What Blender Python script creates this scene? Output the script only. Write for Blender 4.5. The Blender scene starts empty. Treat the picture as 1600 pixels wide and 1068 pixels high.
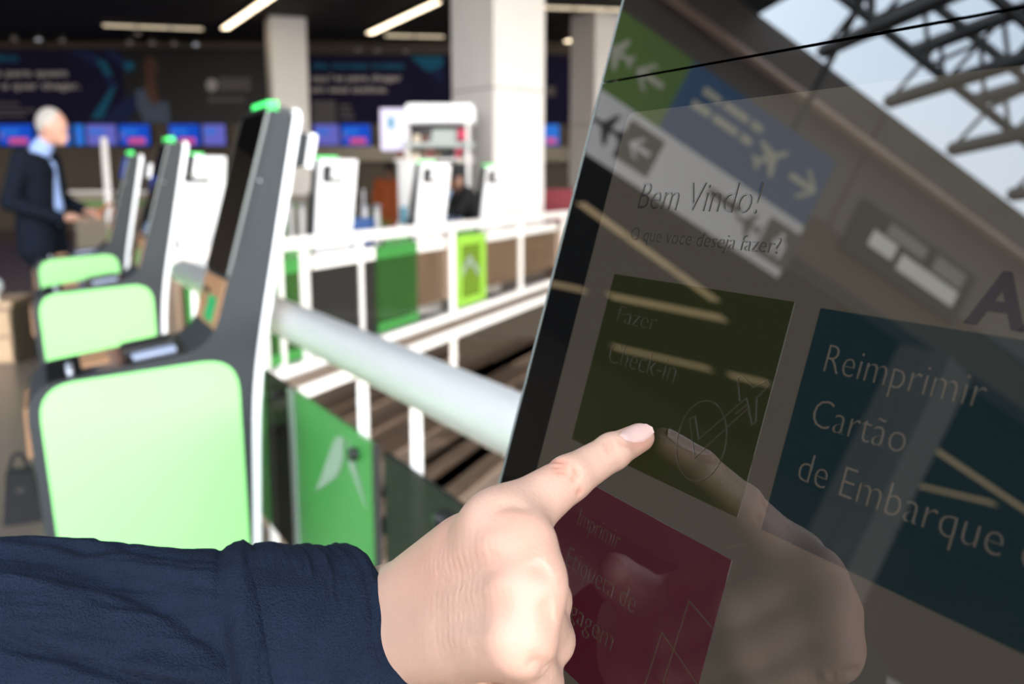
import bpy, math, random
import numpy as np
from mathutils import Vector, Matrix
random.seed(7); np.random.seed(7)
scene = bpy.context.scene
COL = scene.collection

# ------------------------------------------------------------------ camera
FPX = 1400.0
PITCH = math.atan(246 / FPX)
CAMZ = 1.29
C = np.array([0, 0, CAMZ])
RV = np.array([1., 0, 0])
FV = np.array([0, math.cos(PITCH), -math.sin(PITCH)])
UV = np.array([0, math.sin(PITCH), math.cos(PITCH)])
cam = bpy.data.cameras.new('camera')
cam.sensor_width = 36.0
cam.lens = FPX / 1600 * 36.0
cam.clip_start = 0.02
cam.clip_end = 300
cam.dof.use_dof = True
cam.dof.focus_distance = 0.345
cam.dof.aperture_fstop = 9.0
camo = bpy.data.objects.new('camera', cam)
COL.objects.link(camo)
camo.location = C
camo.rotation_euler = (math.pi / 2 - PITCH, 0, 0)
scene.camera = camo

# ------------------------------------------------------------------ world / exposure
w = bpy.data.worlds.new('sky')
scene.world = w
w.use_nodes = True
nt = w.node_tree
bg = nt.nodes['Background']
tcw = nt.nodes.new('ShaderNodeTexCoord')
sep = nt.nodes.new('ShaderNodeSeparateXYZ')
nt.links.new(tcw.outputs['Generated'], sep.inputs[0])
rmp = nt.nodes.new('ShaderNodeValToRGB')
rmp.color_ramp.elements[0].position = 0.0
rmp.color_ramp.elements[0].color = (1.0, .93, .85, 1)     # hazy horizon
rmp.color_ramp.elements[1].position = .55
rmp.color_ramp.elements[1].color = (.70, .84, 1.0, 1)     # blue overhead
nt.links.new(sep.outputs['Z'], rmp.inputs['Fac'])
nt.links.new(rmp.outputs['Color'], bg.inputs['Color'])
bg.inputs['Strength'].default_value = 10.3
vs = scene.view_settings
vs.view_transform = 'Standard'
vs.look = 'None'
vs.exposure = 0.0
vs.gamma = 1.0
vs.use_curve_mapping = False
scene.cycles.use_denoising = True
scene.cycles.max_bounces = 10
scene.cycles.diffuse_bounces = 5
scene.cycles.transparent_max_bounces = 16
scene.cycles.sample_clamp_indirect = 6.0

# ------------------------------------------------------------------ measuring helpers
def ray(x, y):
    return RV * (x - 800) / FPX + UV * (534 - y) / FPX + FV

def cp(x, y, z):
    return C + ray(x, y) * z

def at_height(x, y, h):
    v = ray(x, y)
    return C + v * ((h - CAMZ) / v[2])

def at_Y(x, y, Y):
    v = ray(x, y)
    return C + v * (Y / v[1])

ROW = np.array([-.46179, .88699, 0.])          # direction of the kiosk row
NU = np.array([-.88699, -.46179, 0.])          # towards the user of a kiosk
US = np.array([.24669, .12843, .96055])        # up along the leaning screen
NS = np.array([-.85199, -.44357, .27812])      # screen normal
SD = 0.235                                     # camera to screen plane
def on_screen(x, y):
    v = ray(x, y)
    return C + v * (-SD / (NS @ v))

SO = on_screen(981, 182)                       # top left corner of the display

# ------------------------------------------------------------------ materials
MATS = {}
def mat(name, col, rough=.5, metal=0., emit=None, estr=0., spec=.5, var=0., vscale=8., bump=0., bscale=60., coat=0., sss=0.):
    if name in MATS:
        return MATS[name]
    m = bpy.data.materials.new(name)
    m.use_nodes = True
    n = m.node_tree.nodes
    l = m.node_tree.links
    b = n['Principled BSDF']
    b.inputs['Base Color'].default_value = (*col, 1)
    b.inputs['Roughness'].default_value = rough
    b.inputs['Metallic'].default_value = metal
    b.inputs['Specular IOR Level'].default_value = spec
    b.inputs['Coat Weight'].default_value = coat
    if sss:
        b.inputs['Subsurface Weight'].default_value = sss
        b.inputs['Subsurface Radius'].default_value = (.006, .002, .001)
        b.inputs['Subsurface Scale'].default_value = 1.0
    if emit:
        b.inputs['Emission Color'].default_value = (*emit, 1)
        b.inputs['Emission Strength'].default_value = estr
    tc = n.new('ShaderNodeTexCoord')
    if var:
        no = n.new('ShaderNodeTexNoise')
        no.inputs['Scale'].default_value = vscale
        no.inputs['Detail'].default_value = 4
        l.new(tc.outputs['Object'], no.inputs['Vector'])
        mx = n.new('ShaderNodeMix')
        mx.data_type = 'RGBA'
        mx.inputs['A'].default_value = (*[max(0, c * (1 - var)) for c in col], 1)
        mx.inputs['B'].default_value = (*[min(1, c * (1 + var)) for c in col], 1)
        l.new(no.outputs['Fac'], mx.inputs['Factor'])
        l.new(mx.outputs['Result'], b.inputs['Base Color'])
    if bump:
        no = n.new('ShaderNodeTexNoise')
        no.inputs['Scale'].default_value = bscale
        no.inputs['Detail'].default_value = 3
        l.new(tc.outputs['Object'], no.inputs['Vector'])
        bp = n.new('ShaderNodeBump')
        bp.inputs['Strength'].default_value = bump
        bp.inputs['Distance'].default_value = .002
        l.new(no.outputs['Fac'], bp.inputs['Height'])
        l.new(bp.outputs['Normal'], b.inputs['Normal'])
    MATS[name] = m
    return m

def tinted_glass(name, tint, refl=.12, rough=.02, film=None):
    m = bpy.data.materials.new(name)
    m.use_nodes = True
    n = m.node_tree.nodes
    l = m.node_tree.links
    n.remove(n['Principled BSDF'])
    t = n.new('ShaderNodeBsdfTransparent')
    t.inputs['Color'].default_value = (*tint, 1)
    g = n.new('ShaderNodeBsdfGlossy')
    g.inputs['Roughness'].default_value = rough
    mx = n.new('ShaderNodeMixShader')
    mx.inputs['Fac'].default_value = refl
    l.new(t.outputs[0], mx.inputs[1])
    l.new(g.outputs[0], mx.inputs[2])
    last = mx
    if film:
        df = n.new('ShaderNodeBsdfDiffuse')
        df.inputs['Color'].default_value = (*film, 1)
        last = n.new('ShaderNodeMixShader')
        last.inputs['Fac'].default_value = .45
        l.new(mx.outputs[0], last.inputs[1])
        l.new(df.outputs[0], last.inputs[2])
    l.new(last.outputs[0], n['Material Output'].inputs['Surface'])
    MATS[name] = m
    return m

mat('floor', (.17, .13, .10), .35, var=.12, vscale=1.5)
mat('lower_floor', (.60, .47, .36), .45, var=.2, vscale=.8)
mat('plank', (.30, .21, .15), .5, var=.25, vscale=2)
mat('ceiling', (.018, .015, .013), .8, var=.2, vscale=.5)
mat('bulkhead', (.22, .185, .155), .8, var=.08, vscale=.6)
mat('bulkhead_low', (.13, .10, .07), .8, var=.1, vscale=.6)
mat('far_wall', (.11, .085, .062), .8, var=.1, vscale=.4)
mat('column', (.90, .86, .82), .6, var=.03, vscale=2)
mat('white_paint', (.92, .89, .85), .35)
mat('white_gloss', (.86, .86, .86), .3)
mat('frame_grey', (.030, .034, .037), .6, spec=.3, bump=.12, bscale=300)
mat('frame_black', (.012, .012, .013), .4)
mat('lime', (.31, .78, .25), .5, var=.02, vscale=3)
mat('led', (.05, .5, .1), .4, emit=(.07, 1.0, .2), estr=1.6)
mat('tan', (.42, .22, .11), .45, var=.08)
mat('sticker_green', (.02, .38, .12), .5)
mat('table_black', (.018, .017, .018), .12)
mat('reader', (.42, .47, .62), .25)
mat('metal', (.45, .46, .5), .35, metal=.7)
mat('dark_metal', (.05, .045, .04), .5)
mat('truss', (.045, .04, .036), .6)
mat('copper_pipe', (.75, .5, .37), .5)
mat('pane_green', (.045, .25, .05), .35, var=.12, vscale=4)
mat('pane_lime', (.30, .62, .06), .35)
mat('logo_grey', (.27, .33, .27), .5)
tinted_glass('glass_dark', (.26, .25, .24), .04, film=(.055, .055, .05))
tinted_glass('glass_brown', (.86, .84, .81), .08)
tinted_glass('glass_lime', (.62, .74, .40), .06, film=(.26, .42, .05))
tinted_glass('glass_green', (.50, .66, .42), .05, film=(.05, .15, .04))
mat('glass_black', (.004, .004, .004), .0, spec=.85)
mat('display', (.004, .004, .004), .0, spec=.85, emit=(1.0, .87, .66), estr=.050)
mat('disp_green', (.004, .004, .004), .0, spec=.85, emit=(.60, .72, .06), estr=.018)
mat('disp_blue', (.004, .004, .004), .0, spec=.85, emit=(.05, .42, .52), estr=.022)
mat('disp_magenta', (.004, .004, .004), .0, spec=.85, emit=(1.0, .10, .24), estr=.040)
mat('disp_text_light', (.004, .004, .004), .0, spec=.85, emit=(1.0, .82, .62), estr=.065)
mat('disp_text_green', (.004, .004, .004), .0, spec=.85, emit=(1.0, .88, .55), estr=.028)
mat('disp_text_mag', (.004, .004, .004), .0, spec=.85, emit=(1.0, .7, .4), estr=.040)
mat('disp_text_dark', (.003, .003, .003), .0, spec=.85, emit=(.9, .85, .8), estr=.022)
mat('disp_navy', (.003, .003, .004), .0, spec=.85, emit=(.4, .33, .6), estr=.012)
mat('glass_rim', (.16, .18, .17), .25)
mat('banner', (.012, .010, .026), .9, spec=.0, emit=(.012, .010, .024), estr=.3, var=.2, vscale=.6)
mat('banner_black', (.006, .005, .005), .5)
mat('banner_cyan', (.015, .09, .15), .9, spec=.0, emit=(.03, .17, .28), estr=.12)
mat('banner_navy', (.016, .022, .06), .9, spec=.0, emit=(.03, .045, .12), estr=.12)
mat('banner_white', (.34, .31, .29), .9, spec=.0, emit=(.5, .46, .42), estr=.1)
mat('banner_grey', (.12, .11, .11), .9, spec=.0, emit=(.2, .18, .18), estr=.06)
mat('banner_skin', (.10, .035, .018), .5)
mat('banner_hair', (.012, .009, .008), .5)
mat('banner_denim', (.08, .10, .14), .9, spec=.0, emit=(.13, .17, .24), estr=.08)
mat('mon_blue', (.01, .03, .2), .9, spec=.0, emit=(.006, .065, .50), estr=.95)
mat('mon_light', (.01, .03, .2), .9, spec=.0, emit=(.03, .20, .72), estr=.8)
mat('mon_violet', (.05, .05, .2), .9, spec=.0, emit=(.14, .14, .55), estr=.8)
mat('mon_pink', (.3, .05, .1), .9, spec=.0, emit=(.75, .10, .28), estr=.65)
mat('lamp', (1, .9, .8), .5, emit=(1.0, .80, .55), estr=4.5)
mat('lamp_warm', (1, .9, .8), .5, emit=(1.0, .74, .40), estr=1.9)
mat('lamp_dim', (1, .9, .8), .5, emit=(1.0, .82, .55), estr=.9)
mat('spot', (1, .9, .8), .5, emit=(.85, .9, 1.0), estr=2.0)
mat('spot_dim', (1, .9, .8), .5, emit=(.9, .75, .6), estr=.6)
mat('sign_white', (.6, .6, .6), .5, emit=(.95, .95, 1.0), estr=.55)
mat('sign_blue', (.02, .08, .2), .5, emit=(.03, .18, .42), estr=.28)
mat('sign_green', (.1, .2, .02), .5, emit=(.14, .36, .02), estr=.18)
mat('sign_brown', (.06, .045, .035), .5)
mat('sign_black', (.01, .01, .01), .5)
mat('sign_pale', (.5, .5, .4), .5, emit=(.9, .9, .7), estr=.22)
mat('window_lit', (.6, .6, .5), .5, emit=(.95, .95, .85), estr=1.7)
mat('window_dim', (.3, .28, .26), .3, emit=(.6, .55, .5), estr=.5)
mat('suit', (.008, .011, .019), .95, spec=.1, bump=.2, bscale=90)
mat('shirt_blue', (.33, .45, .78), .7)
mat('tie_blue', (.25, .36, .62), .5)
mat('skin_far', (.62, .33, .24), .5, var=.08, vscale=6)
mat('skin_dark', (.16, .07, .04), .5)
mat('hair_grey', (.46, .42, .38), .8, var=.2, vscale=40)
mat('hair_black', (.012, .01, .009), .7)
mat('orange_cloth', (.34, .07, .012), .8)
mat('black_cloth', (.012, .012, .014), .85)
mat('grey_cloth', (.28, .30, .34), .85)
mat('pale_blue_cloth', (.42, .58, .85), .8)
mat('navy_cloth', (.02, .035, .08), .85)
mat('phone', (.02, .02, .02), .2)
mat('orange_phone', (.6, .13, .02), .4)
mat('red_seat', (.22, .012, .025), .6)
mat('blue_case', (.01, .09, .32), .4)
mat('teal_case', (.05, .35, .5), .4)
mat('wood_box', (.60, .40, .24), .6, var=.15, vscale=6)
mat('counter_beige', (.33, .28, .22), .6)
mat('leaf', (.12, .30, .05), .6)
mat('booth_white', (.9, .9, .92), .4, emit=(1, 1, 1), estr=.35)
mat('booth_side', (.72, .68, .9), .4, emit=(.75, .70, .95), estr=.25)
mat('goods_red', (.75, .05, .13), .5)
mat('goods_brown', (.18, .05, .03), .5)
mat('goods_cream', (.75, .65, .48), .5)
mat('goods_grey', (.45, .5, .48), .5)

# ------------------------------------------------------------------ mesh helpers
def link(name, me, m=None, parent=None):
    o = bpy.data.objects.new(name, me)
    COL.objects.link(o)
    if m is not None:
        me.materials.append(MATS[m] if isinstance(m, str) else m)
    if parent is not None:
        o.parent = parent
    return o

def mesh(name, v, f, m=None, parent=None, smooth=False):
    me = bpy.data.meshes.new(name)
    me.from_pydata([tuple(map(float, p)) for p in v], [], [tuple(map(int, q)) for q in f])
    me.update()
    if smooth:
        me.polygons.foreach_set('use_smooth', [True] * len(me.polygons))
    return link(name, me, m, parent)

def thing(name, label, cat, loc=(0, 0, 0), rz=0., group=None):
    o = bpy.data.objects.new(name, None)
    COL.objects.link(o)
    o.empty_display_size = .1
    o.location = tuple(map(float, loc))
    o.rotation_euler = (0, 0, rz)
    tag(o, label, cat, group)
    return o

def tag(o, label, cat, group=None):
    o['label'] = label
    o['category'] = cat
    if group:
        o['group'] = group
    return o

def struct(o):
    o['kind'] = 'structure'
    return o

class MB:
    def __init__(s):
        s.v = []
        s.f = []
    def add(s, v, f):
        k = len(s.v)
        s.v += [tuple(map(float, p)) for p in v]
        s.f += [tuple(i + k for i in q) for q in f]
        return s
    def box(s, lo, hi, M=None):
        x0, y0, z0 = lo
        x1, y1, z1 = hi
        v = [(x0, y0, z0), (x1, y0, z0), (x1, y1, z0), (x0, y1, z0), (x0, y0, z1), (x1, y0, z1), (x1, y1, z1), (x0, y1, z1)]
        if M is not None:
            v = [tuple(M @ Vector(p)) for p in v]
        return s.add(v, [(0, 3, 2, 1), (4, 5, 6, 7), (0, 1, 5, 4), (1, 2, 6, 5), (2, 3, 7, 6), (3, 0, 4, 7)])
    def rbox(s, lo, hi, r, M=None, seg=4):
        """box with the four vertical-in-z edges rounded"""
        x0, y0, z0 = lo
        x1, y1, z1 = hi
        pts = []
        for cx, cy, a0 in ((x1 - r, y1 - r, 0), (x0 + r, y1 - r, 90), (x0 + r, y0 + r, 180), (x1 - r, y0 + r, 270)):
            for i in range(seg + 1):
                a = math.radians(a0 + 90 * i / seg)
                pts.append((cx + r * math.cos(a), cy + r * math.sin(a)))
        n = len(pts)
        v = [(p[0], p[1], z0) for p in pts] + [(p[0], p[1], z1) for p in pts]
        if M is not None:
            v = [tuple(M @ Vector(p)) for p in v]
        f = [tuple(reversed(range(n))), tuple(range(n, 2 * n))] + [(i, (i + 1) % n, n + (i + 1) % n, n + i) for i in range(n)]
        return s.add(v, f)
    def prism(s, pts, y0, y1):
        """polygon in (x,z) extruded along y"""
        n = len(pts)
        v = [(p[0], y0, p[1]) for p in pts] + [(p[0], y1, p[1]) for p in pts]
        f = [tuple(range(n)), tuple(reversed(range(n, 2 * n)))] + [(i, n + i, n + (i + 1) % n, (i + 1) % n) for i in range(n)]
        return s.add(v, f)
    def tube(s, p, q, r, r2=None, n=12, caps=True):
        p = Vector(tuple(map(float, p)))
        q = Vector(tuple(map(float, q)))
        r2 = r if r2 is None else r2
        d = (q - p).normalized()
        a = d.orthogonal().normalized()
        b = d.cross(a)
        v = []
        for c, rr in ((p, r), (q, r2)):
            for i in range(n):
                t = 2 * math.pi * i / n
                v.append(tuple(c + a * rr * math.cos(t) + b * rr * math.sin(t)))
        f = [(i, (i + 1) % n, n + (i + 1) % n, n + i) for i in range(n)]
        if caps:
            f += [tuple(reversed(range(n))), tuple(range(n, 2 * n))]
        return s.add(v, f)
    def bar(s, p, q, wx, wz):
        """rectangular bar between two points, wz roughly vertical"""
        p = Vector(tuple(map(float, p)))
        q = Vector(tuple(map(float, q)))
        d = (q - p).normalized()
        a = d.cross(Vector((0, 0, 1)))
        a = a.normalized() if a.length > 1e-4 else Vector((1, 0, 0))
        b = a.cross(d)
        v = []
        for c in (p, q):
            for sx, sz in ((-1, -1), (1, -1), (1, 1), (-1, 1)):
                v.append(tuple(c + a * sx * wx / 2 + b * sz * wz / 2))
        return s.add(v, [(0, 1, 2, 3), (7, 6, 5, 4), (0, 4, 5, 1), (1, 5, 6, 2), (2, 6, 7, 3), (3, 7, 4, 0)])
    def lathe(s, prof, n=16, M=None):
        v = []
        k = len(prof)
        for i in range(n):
            t = 2 * math.pi * i / n
            for r, z in prof:
                v.append((r * math.cos(t), r * math.sin(t), z))
        if M is not None:
            v = [tuple(M @ Vector(p)) for p in v]
        f = []
        for i in range(n):
            j = (i + 1) % n
            for a in range(k - 1):
                f.append((i * k + a, j * k + a, j * k + a + 1, i * k + a + 1))
        return s.add(v, f)
    def build(s, name, m, parent=None, smooth=False):
        return mesh(name, s.v, s.f, m, parent, smooth)

def round_poly(pts, seg=6):
    """pts: (x, z, radius); corners become arcs (quadratic)"""
    out = []
    n = len(pts)
    for i in range(n):
        p = np.array(pts[i][:2])
        r = pts[i][2]
        if r <= 0:
            out.append(tuple(p))
            continue
        a = np.array(pts[i - 1][:2]) - p
        b = np.array(pts[(i + 1) % n][:2]) - p
        a = a / np.linalg.norm(a)
        b = b / np.linalg.norm(b)
        p0 = p + a * r
        p2 = p + b * r
        for k in range(seg + 1):
            t = k / seg
            out.append(tuple((1 - t) ** 2 * p0 + 2 * t * (1 - t) * p + t * t * p2))
    return out

def basis(o, x, y, z):
    M = Matrix.Identity(4)
    for i, a in enumerate((x, y, z, o)):
        for j in range(3):
            M[j][i] = float(a[j])
    return M

def text_mesh(name, body, x, y, width, size, m, parent, M, thin=0., ext=.00006, mirror=False, shear=0.):
    cu = bpy.data.curves.new(name, 'FONT')
    cu.body = body
    cu.size = size
    cu.offset = thin
    cu.extrude = ext
    cu.shear = shear
    cu.resolution_u = 3
    tmp = bpy.data.objects.new('tmp', cu)
    COL.objects.link(tmp)
    dg = bpy.context.evaluated_depsgraph_get()
    dg.update()
    me = bpy.data.meshes.new_from_object(tmp.evaluated_get(dg))
    bpy.data.objects.remove(tmp)
    co = np.empty(len(me.vertices) * 3)
    me.vertices.foreach_get('co', co)
    co = co.reshape(-1, 3)
    x0, x1 = co[:, 0].min(), co[:, 0].max()
    if width:
        co[:, 0] = (co[:, 0] - x0) * width / (x1 - x0)
    if mirror:
        co[:, 0] = co[:, 0].max() - co[:, 0]
    co[:, 0] += x
    co[:, 1] += y
    A = np.array(M)
    co = co @ A[:3, :3].T + A[:3, 3]
    me.vertices.foreach_set('co', co.ravel())
    if mirror:
        me.flip_normals()
    me.update()
    me.name = name
    me.materials.clear()
    return link(name, me, m, parent)

# ------------------------------------------------------------------ implicit surfaces for bodies
def sdf_cone(P, a, b, ra, rb):
    a = np.asarray(a, float)
    b = np.asarray(b, float)
    d = b - a
    t = np.clip(((P - a) @ d) / max(d @ d, 1e-12), 0, 1)
    q = P - a - t[..., None] * d
    return np.sqrt((q * q).sum(-1)) - (ra + (rb - ra) * t)

def sdf_ell(P, c, r, R=None):
    q = P - np.asarray(c, float)
    if R is not None:
        q = q @ np.asarray(R)
    r = np.asarray(r, float)
    k = np.sqrt(((q / r) ** 2).sum(-1))
    return (k - 1) * r.min()

def smin(a, b, k):
    h = np.clip(.5 + .5 * (b - a) / k, 0, 1)
    return b + (a - b) * h - k * h * (1 - h)

def field(prims, P):
    d = None
    for pr in prims:
        kind = pr[0]
        k = pr[-1]
        if kind == 'c':
            e = sdf_cone(P, *pr[1:5])
        elif kind == 'e':
            e = sdf_ell(P, *pr[1:-1])
        elif kind == 'pl':                    # cut away the half space n.p > c
            e = P @ np.asarray(pr[1], float) - pr[2]
            d = np.maximum(d, e)
            continue
        elif kind == 'sub':
            e = sdf_cone(P, *pr[1:5])
            d = -smin(-d, e, k)
            continue
        d = e if d is None else smin(d, e, k)
    return d

def surface(prims, lo, hi, h):
    lo = np.asarray(lo, float)
    n = np.ceil((np.asarray(hi) - lo) / h).astype(int) + 1
    X, Y, Z = [lo[i] + np.arange(n[i]) * h for i in range(3)]
    P = np.stack(np.meshgrid(X, Y, Z, indexing='ij'), -1)
    q = 4
    Pc = P[q // 2::q, q // 2::q, q // 2::q]
    Vc = field(prims, Pc)
    V = np.repeat(np.repeat(np.repeat(Vc, q, 0), q, 1), q, 2)
    V = np.pad(V, [(0, max(0, n[i] - V.shape[i])) for i in range(3)], mode='edge')[:n[0], :n[1], :n[2]]
    near = np.abs(V) < h * q * 1.6
    V = V.copy()
    V[near] = field(prims, P[near])
    S = V < 0
    sh = tuple(n - 1)
    acc = np.zeros(sh + (3,))
    cnt = np.zeros(sh)
    off = [(i, j, k) for i in (0, 1) for j in (0, 1) for k in (0, 1)]
    def sl(o):
        return tuple(slice(o[i], o[i] + sh[i]) for i in range(3))
    for o in off:
        for ax in range(3):
            if o[ax]:
                continue
            o2 = list(o)
            o2[ax] = 1
            va, vb = V[sl(o)], V[sl(o2)]
            cr = (va < 0) != (vb < 0)
            t = np.where(cr, va / np.where(cr, va - vb, 1), 0)
            p = np.zeros(sh + (3,))
            for i in range(3):
                p[..., i] = o[i] + (t if i == ax else 0)
            acc += np.where(cr[..., None], p, 0)
            cnt += cr
    on = cnt > 0
    idx = -np.ones(sh, int)
    idx[on] = np.arange(on.sum())
    cell = np.argwhere(on)
    verts = lo + (cell + acc[on] / cnt[on][:, None]) * h
    faces = []
    for ax in range(3):
        s0 = [slice(None)] * 3
        s1 = [slice(None)] * 3
        s0[ax] = slice(0, -1)
        s1[ax] = slice(1, None)
        a, b = S[tuple(s0)], S[tuple(s1)]
        e = np.argwhere(a != b)
        u, v = [(1, 2), (2, 0), (0, 1)][ax]
        ok = (e[:, u] > 0) & (e[:, v] > 0) & (e[:, u] < sh[u]) & (e[:, v] < sh[v])
        e = e[ok]
        inside = a[tuple(e.T)]
        c = []
        for du, dv in ((-1, -1), (0, -1), (0, 0), (-1, 0)):
            q = e.copy()
            q[:, u] += du
            q[:, v] += dv
            c.append(idx[tuple(q.T)])
        c = np.stack(c, 1)
        c[~inside] = c[~inside][:, ::-1]
        faces.append(c)
    return verts, np.concatenate(faces)

def body_mesh(name, prims, lo, hi, h, m, parent, relax=2):
    v, f = surface(prims, lo, hi, h)
    for _ in range(relax):                    # keep vertices on the surface, evenly spread
        nb = np.zeros_like(v)
        ct = np.zeros(len(v))
        for i in range(4):
            for j in (1, 3):
                np.add.at(nb, f[:, i], v[f[:, (i + j) % 4]])
                np.add.at(ct, f[:, i], 1)
        v = .5 * v + .5 * nb / np.maximum(ct, 1)[:, None]
    return mesh(name, v, f, m, parent, smooth=True)

# ================================================================== the setting
ZC = 5.2                                       # low ceiling
D1 = np.array([-.755, -.656, 0.])              # along the left bulkhead
D2 = np.array([.656, -.755, 0.])               # along the right bulkhead
CN = np.array([-3.2, 12.0, 0.])                # corner of the high hall
RD = np.array([-.4939, .8695, 0.])             # near handrail direction
RA = at_height(800, 662, .90)
RN = np.array([-.8695, -.4939, 0.])            # from near handrail towards the kiosks
FA = at_height(440, 374, .93)
FB = at_height(885, 330, .93)
FD = (FB - FA) / np.linalg.norm(FB - FA)
FN = np.array([-FD[1], FD[0], 0.])             # from far handrail away from the void

def slab(name, pts, z0, z1, m, parent=None):
    n = len(pts)
    v = [(p[0], p[1], z0) for p in pts] + [(p[0], p[1], z1) for p in pts]
    f = [tuple(reversed(range(n))), tuple(range(n, 2 * n))] + [(i, (i + 1) % n, n + (i + 1) % n, n + i) for i in range(n)]
    return mesh(name, v, f, m, parent)

struct(slab('floor_added_outside', [(-200, -200), (200, -200), (200, 200), (-200, 200)], -3.9, -3.5, 'far_wall'))  # unseen ground added to keep sky light from coming up from below
struct(MB().bar(CN + D2 * 19 + np.array([.755, .656, 0]) * 24 + np.array([0, 0, 1.]), CN + np.array([.755, .656, 0]) * 24 + np.array([-.656, .755, 0]) * 22 + np.array([0, 0, 1.]), .3, 8.4).build('wall_added_right', 'far_wall'))  # unseen wall added to cut the daylight from the open right side
# corner where both slab edges meet
def cross2(p, d, q, e):
    A = np.array([[d[0], -e[0]], [d[1], -e[1]]])
    s = np.linalg.solve(A, (q - p)[:2])
    return p + d * s[0]
RE = RA - RN * .08
FE = FA - FN * .06
X0 = cross2(RE, RD, FE, FD)
g0 = RE - RD * 14
fl = struct(slab('floor', [g0, X0, FE + FD * 16, (16, 30, 0), (-34, 30, 0), (-34, -22, 0), (g0[0], -22, 0)], -.16, 0, 'floor'))
lf = struct(slab('floor_lower', [(-8, -6), (14, -6), (14, 26), (-8, 26)], -3.3, -3.2, 'lower_floor'))
# boards laid across the lower concourse
for px, py, L_, wd_ in ((600, 600, 4, .5), (640, 640, 5, .35), (690, 650, 5, .7), (700, 705, 4, .18), (725, 735, 4, .45), (760, 740, 4, .2), (780, 690, 5, .3), (560, 640, 4, .4), (790, 560, 5, 1.0), (840, 540, 5, .5), (830, 600, 5, .3), (660, 740, 3, .5)):
    q_ = at_height(px, py, -3.2)
    o = MB().box((-L_, -wd_ / 2, 0), (L_, wd_ / 2, .05)).build('plank', 'plank', lf)
    o.location = (q_[0], q_[1], -3.2)
    o.rotation_euler = (0, 0, math.atan2(FD[1], FD[0]))
bm = struct(MB().bar(FE + FD * -1 + FN * .25 + np.array([0, 0, -.45]), FE + FD * 16 + FN * .25 + np.array([0, 0, -.45]), .3, .56).build('slab_shade', 'plank'))  # dark beam stands in for the shadow under the far slab
for k, s_ in enumerate((1.0, 3.0)):  # unseen fill lamps, added to brighten the lower floor
    q_ = RE + RD * s_ + RN * .45
    root_ = thing('added_fill_lamp', 'unseen round lamp added under the floor slab to brighten the level below, ' + ('nearer' if k == 0 else 'farther') + ' of two', 'lamp', (q_[0], q_[1], -.30), 0, 'added lamps under the slab')
    MB().lathe([(0, .0), (.28, .0), (.30, .03), (.30, .13), (0, .13)], 20).build('housing', 'white_paint', root_)
    ld = bpy.data.lights.new('lamp', 'AREA')
    ld.shape = 'DISK'
    ld.size = .5
    ld.energy = 900
    ld.color = (1, .88, .74)
    lo_ = bpy.data.objects.new('lamp', ld)
    COL.objects.link(lo_)
    lo_.parent = root_
    lo_.location = (0, 0, -.01)
    lo_.rotation_euler = (0, .5, math.atan2(-RN[1], -RN[0]))
wl = struct(mesh('wall_lower', [(-8, 25.9, -3.3), (14, 25.9, -3.3), (14, 25.9, -.1), (-8, 25.9, -.1)], [(0, 1, 2, 3)], 'far_wall'))
struct(MB().box((-34, 26.0, 0), (18, 26.3, ZC)).build('wall_far', 'far_wall'))
lw = CN + D1 * 8 + np.array([-.656, .755, 0]) * 20
struct(MB().bar(lw - D1 * 11 + np.array([0, 0, ZC / 2]), lw + D1 * 34 + np.array([0, 0, ZC / 2]), .3, ZC).build('wall_left', 'far_wall'))
c0, c1, c2 = CN, CN + D1 * 34, CN + D2 * 19
NB1 = np.array([-.656, .755, 0.])
NB2 = np.array([.755, .656, 0.])
struct(slab('ceiling', [c0, c2, c2 + NB2 * 24, c0 + NB2 * 24 + NB1 * 22, c0 + NB1 * 26, c1 + NB1 * 22, c1], ZC, ZC + .2, 'ceiling'))
def bulk(name, p, q, nn):
    b = struct(MB().bar(p + nn * .15 + np.array([0, 0, 7.02]), q + nn * .15 + np.array([0, 0, 7.02]), .3, 1.96).build(name, 'bulkhead'))
    MB().bar(p + nn * .17 + np.array([0, 0, 5.62]), q + nn * .17 + np.array([0, 0, 5.62]), .3, .84).build('lower_band', 'bulkhead_low', b)
    return b
b1 = bulk('wall_bulkhead_left', c0, c1, NB1)
b2 = bulk('wall_bulkhead_right', c0, c2, NB2)
ew = c1 - D1 * .6
struct(MB().bar(ew + NB1 * 21 + np.array([0, 0, 4.1]), ew + D2 * 17.5 + np.array([0, 0, 4.1]), .3, 8.2).build('wall_end', 'far_wall'))
# panel seams on the left bulkhead, proud strips
for k in range(4):
    p = c0 + D1 * (1.0 + k * 5.2) - NB1 * .01
    MB().bar(p + np.array([0, 0, 6.05]), p + np.array([0, 0, 7.98]), .03, .03).build('panel_joint', 'bulkhead_low', b1)
pipe = MB().tube(c0 + D1 * .2 - NB1 * .16 + np.array([0, 0, 7.32]), c0 + D1 * 19.5 - NB1 * .16 + np.array([0, 0, 7.32]), .075).build('pipe', 'copper_pipe', None, True)
tag(pipe, 'copper coloured pipe along the beige bulkhead, mirrored in the screen', 'pipe')
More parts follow.
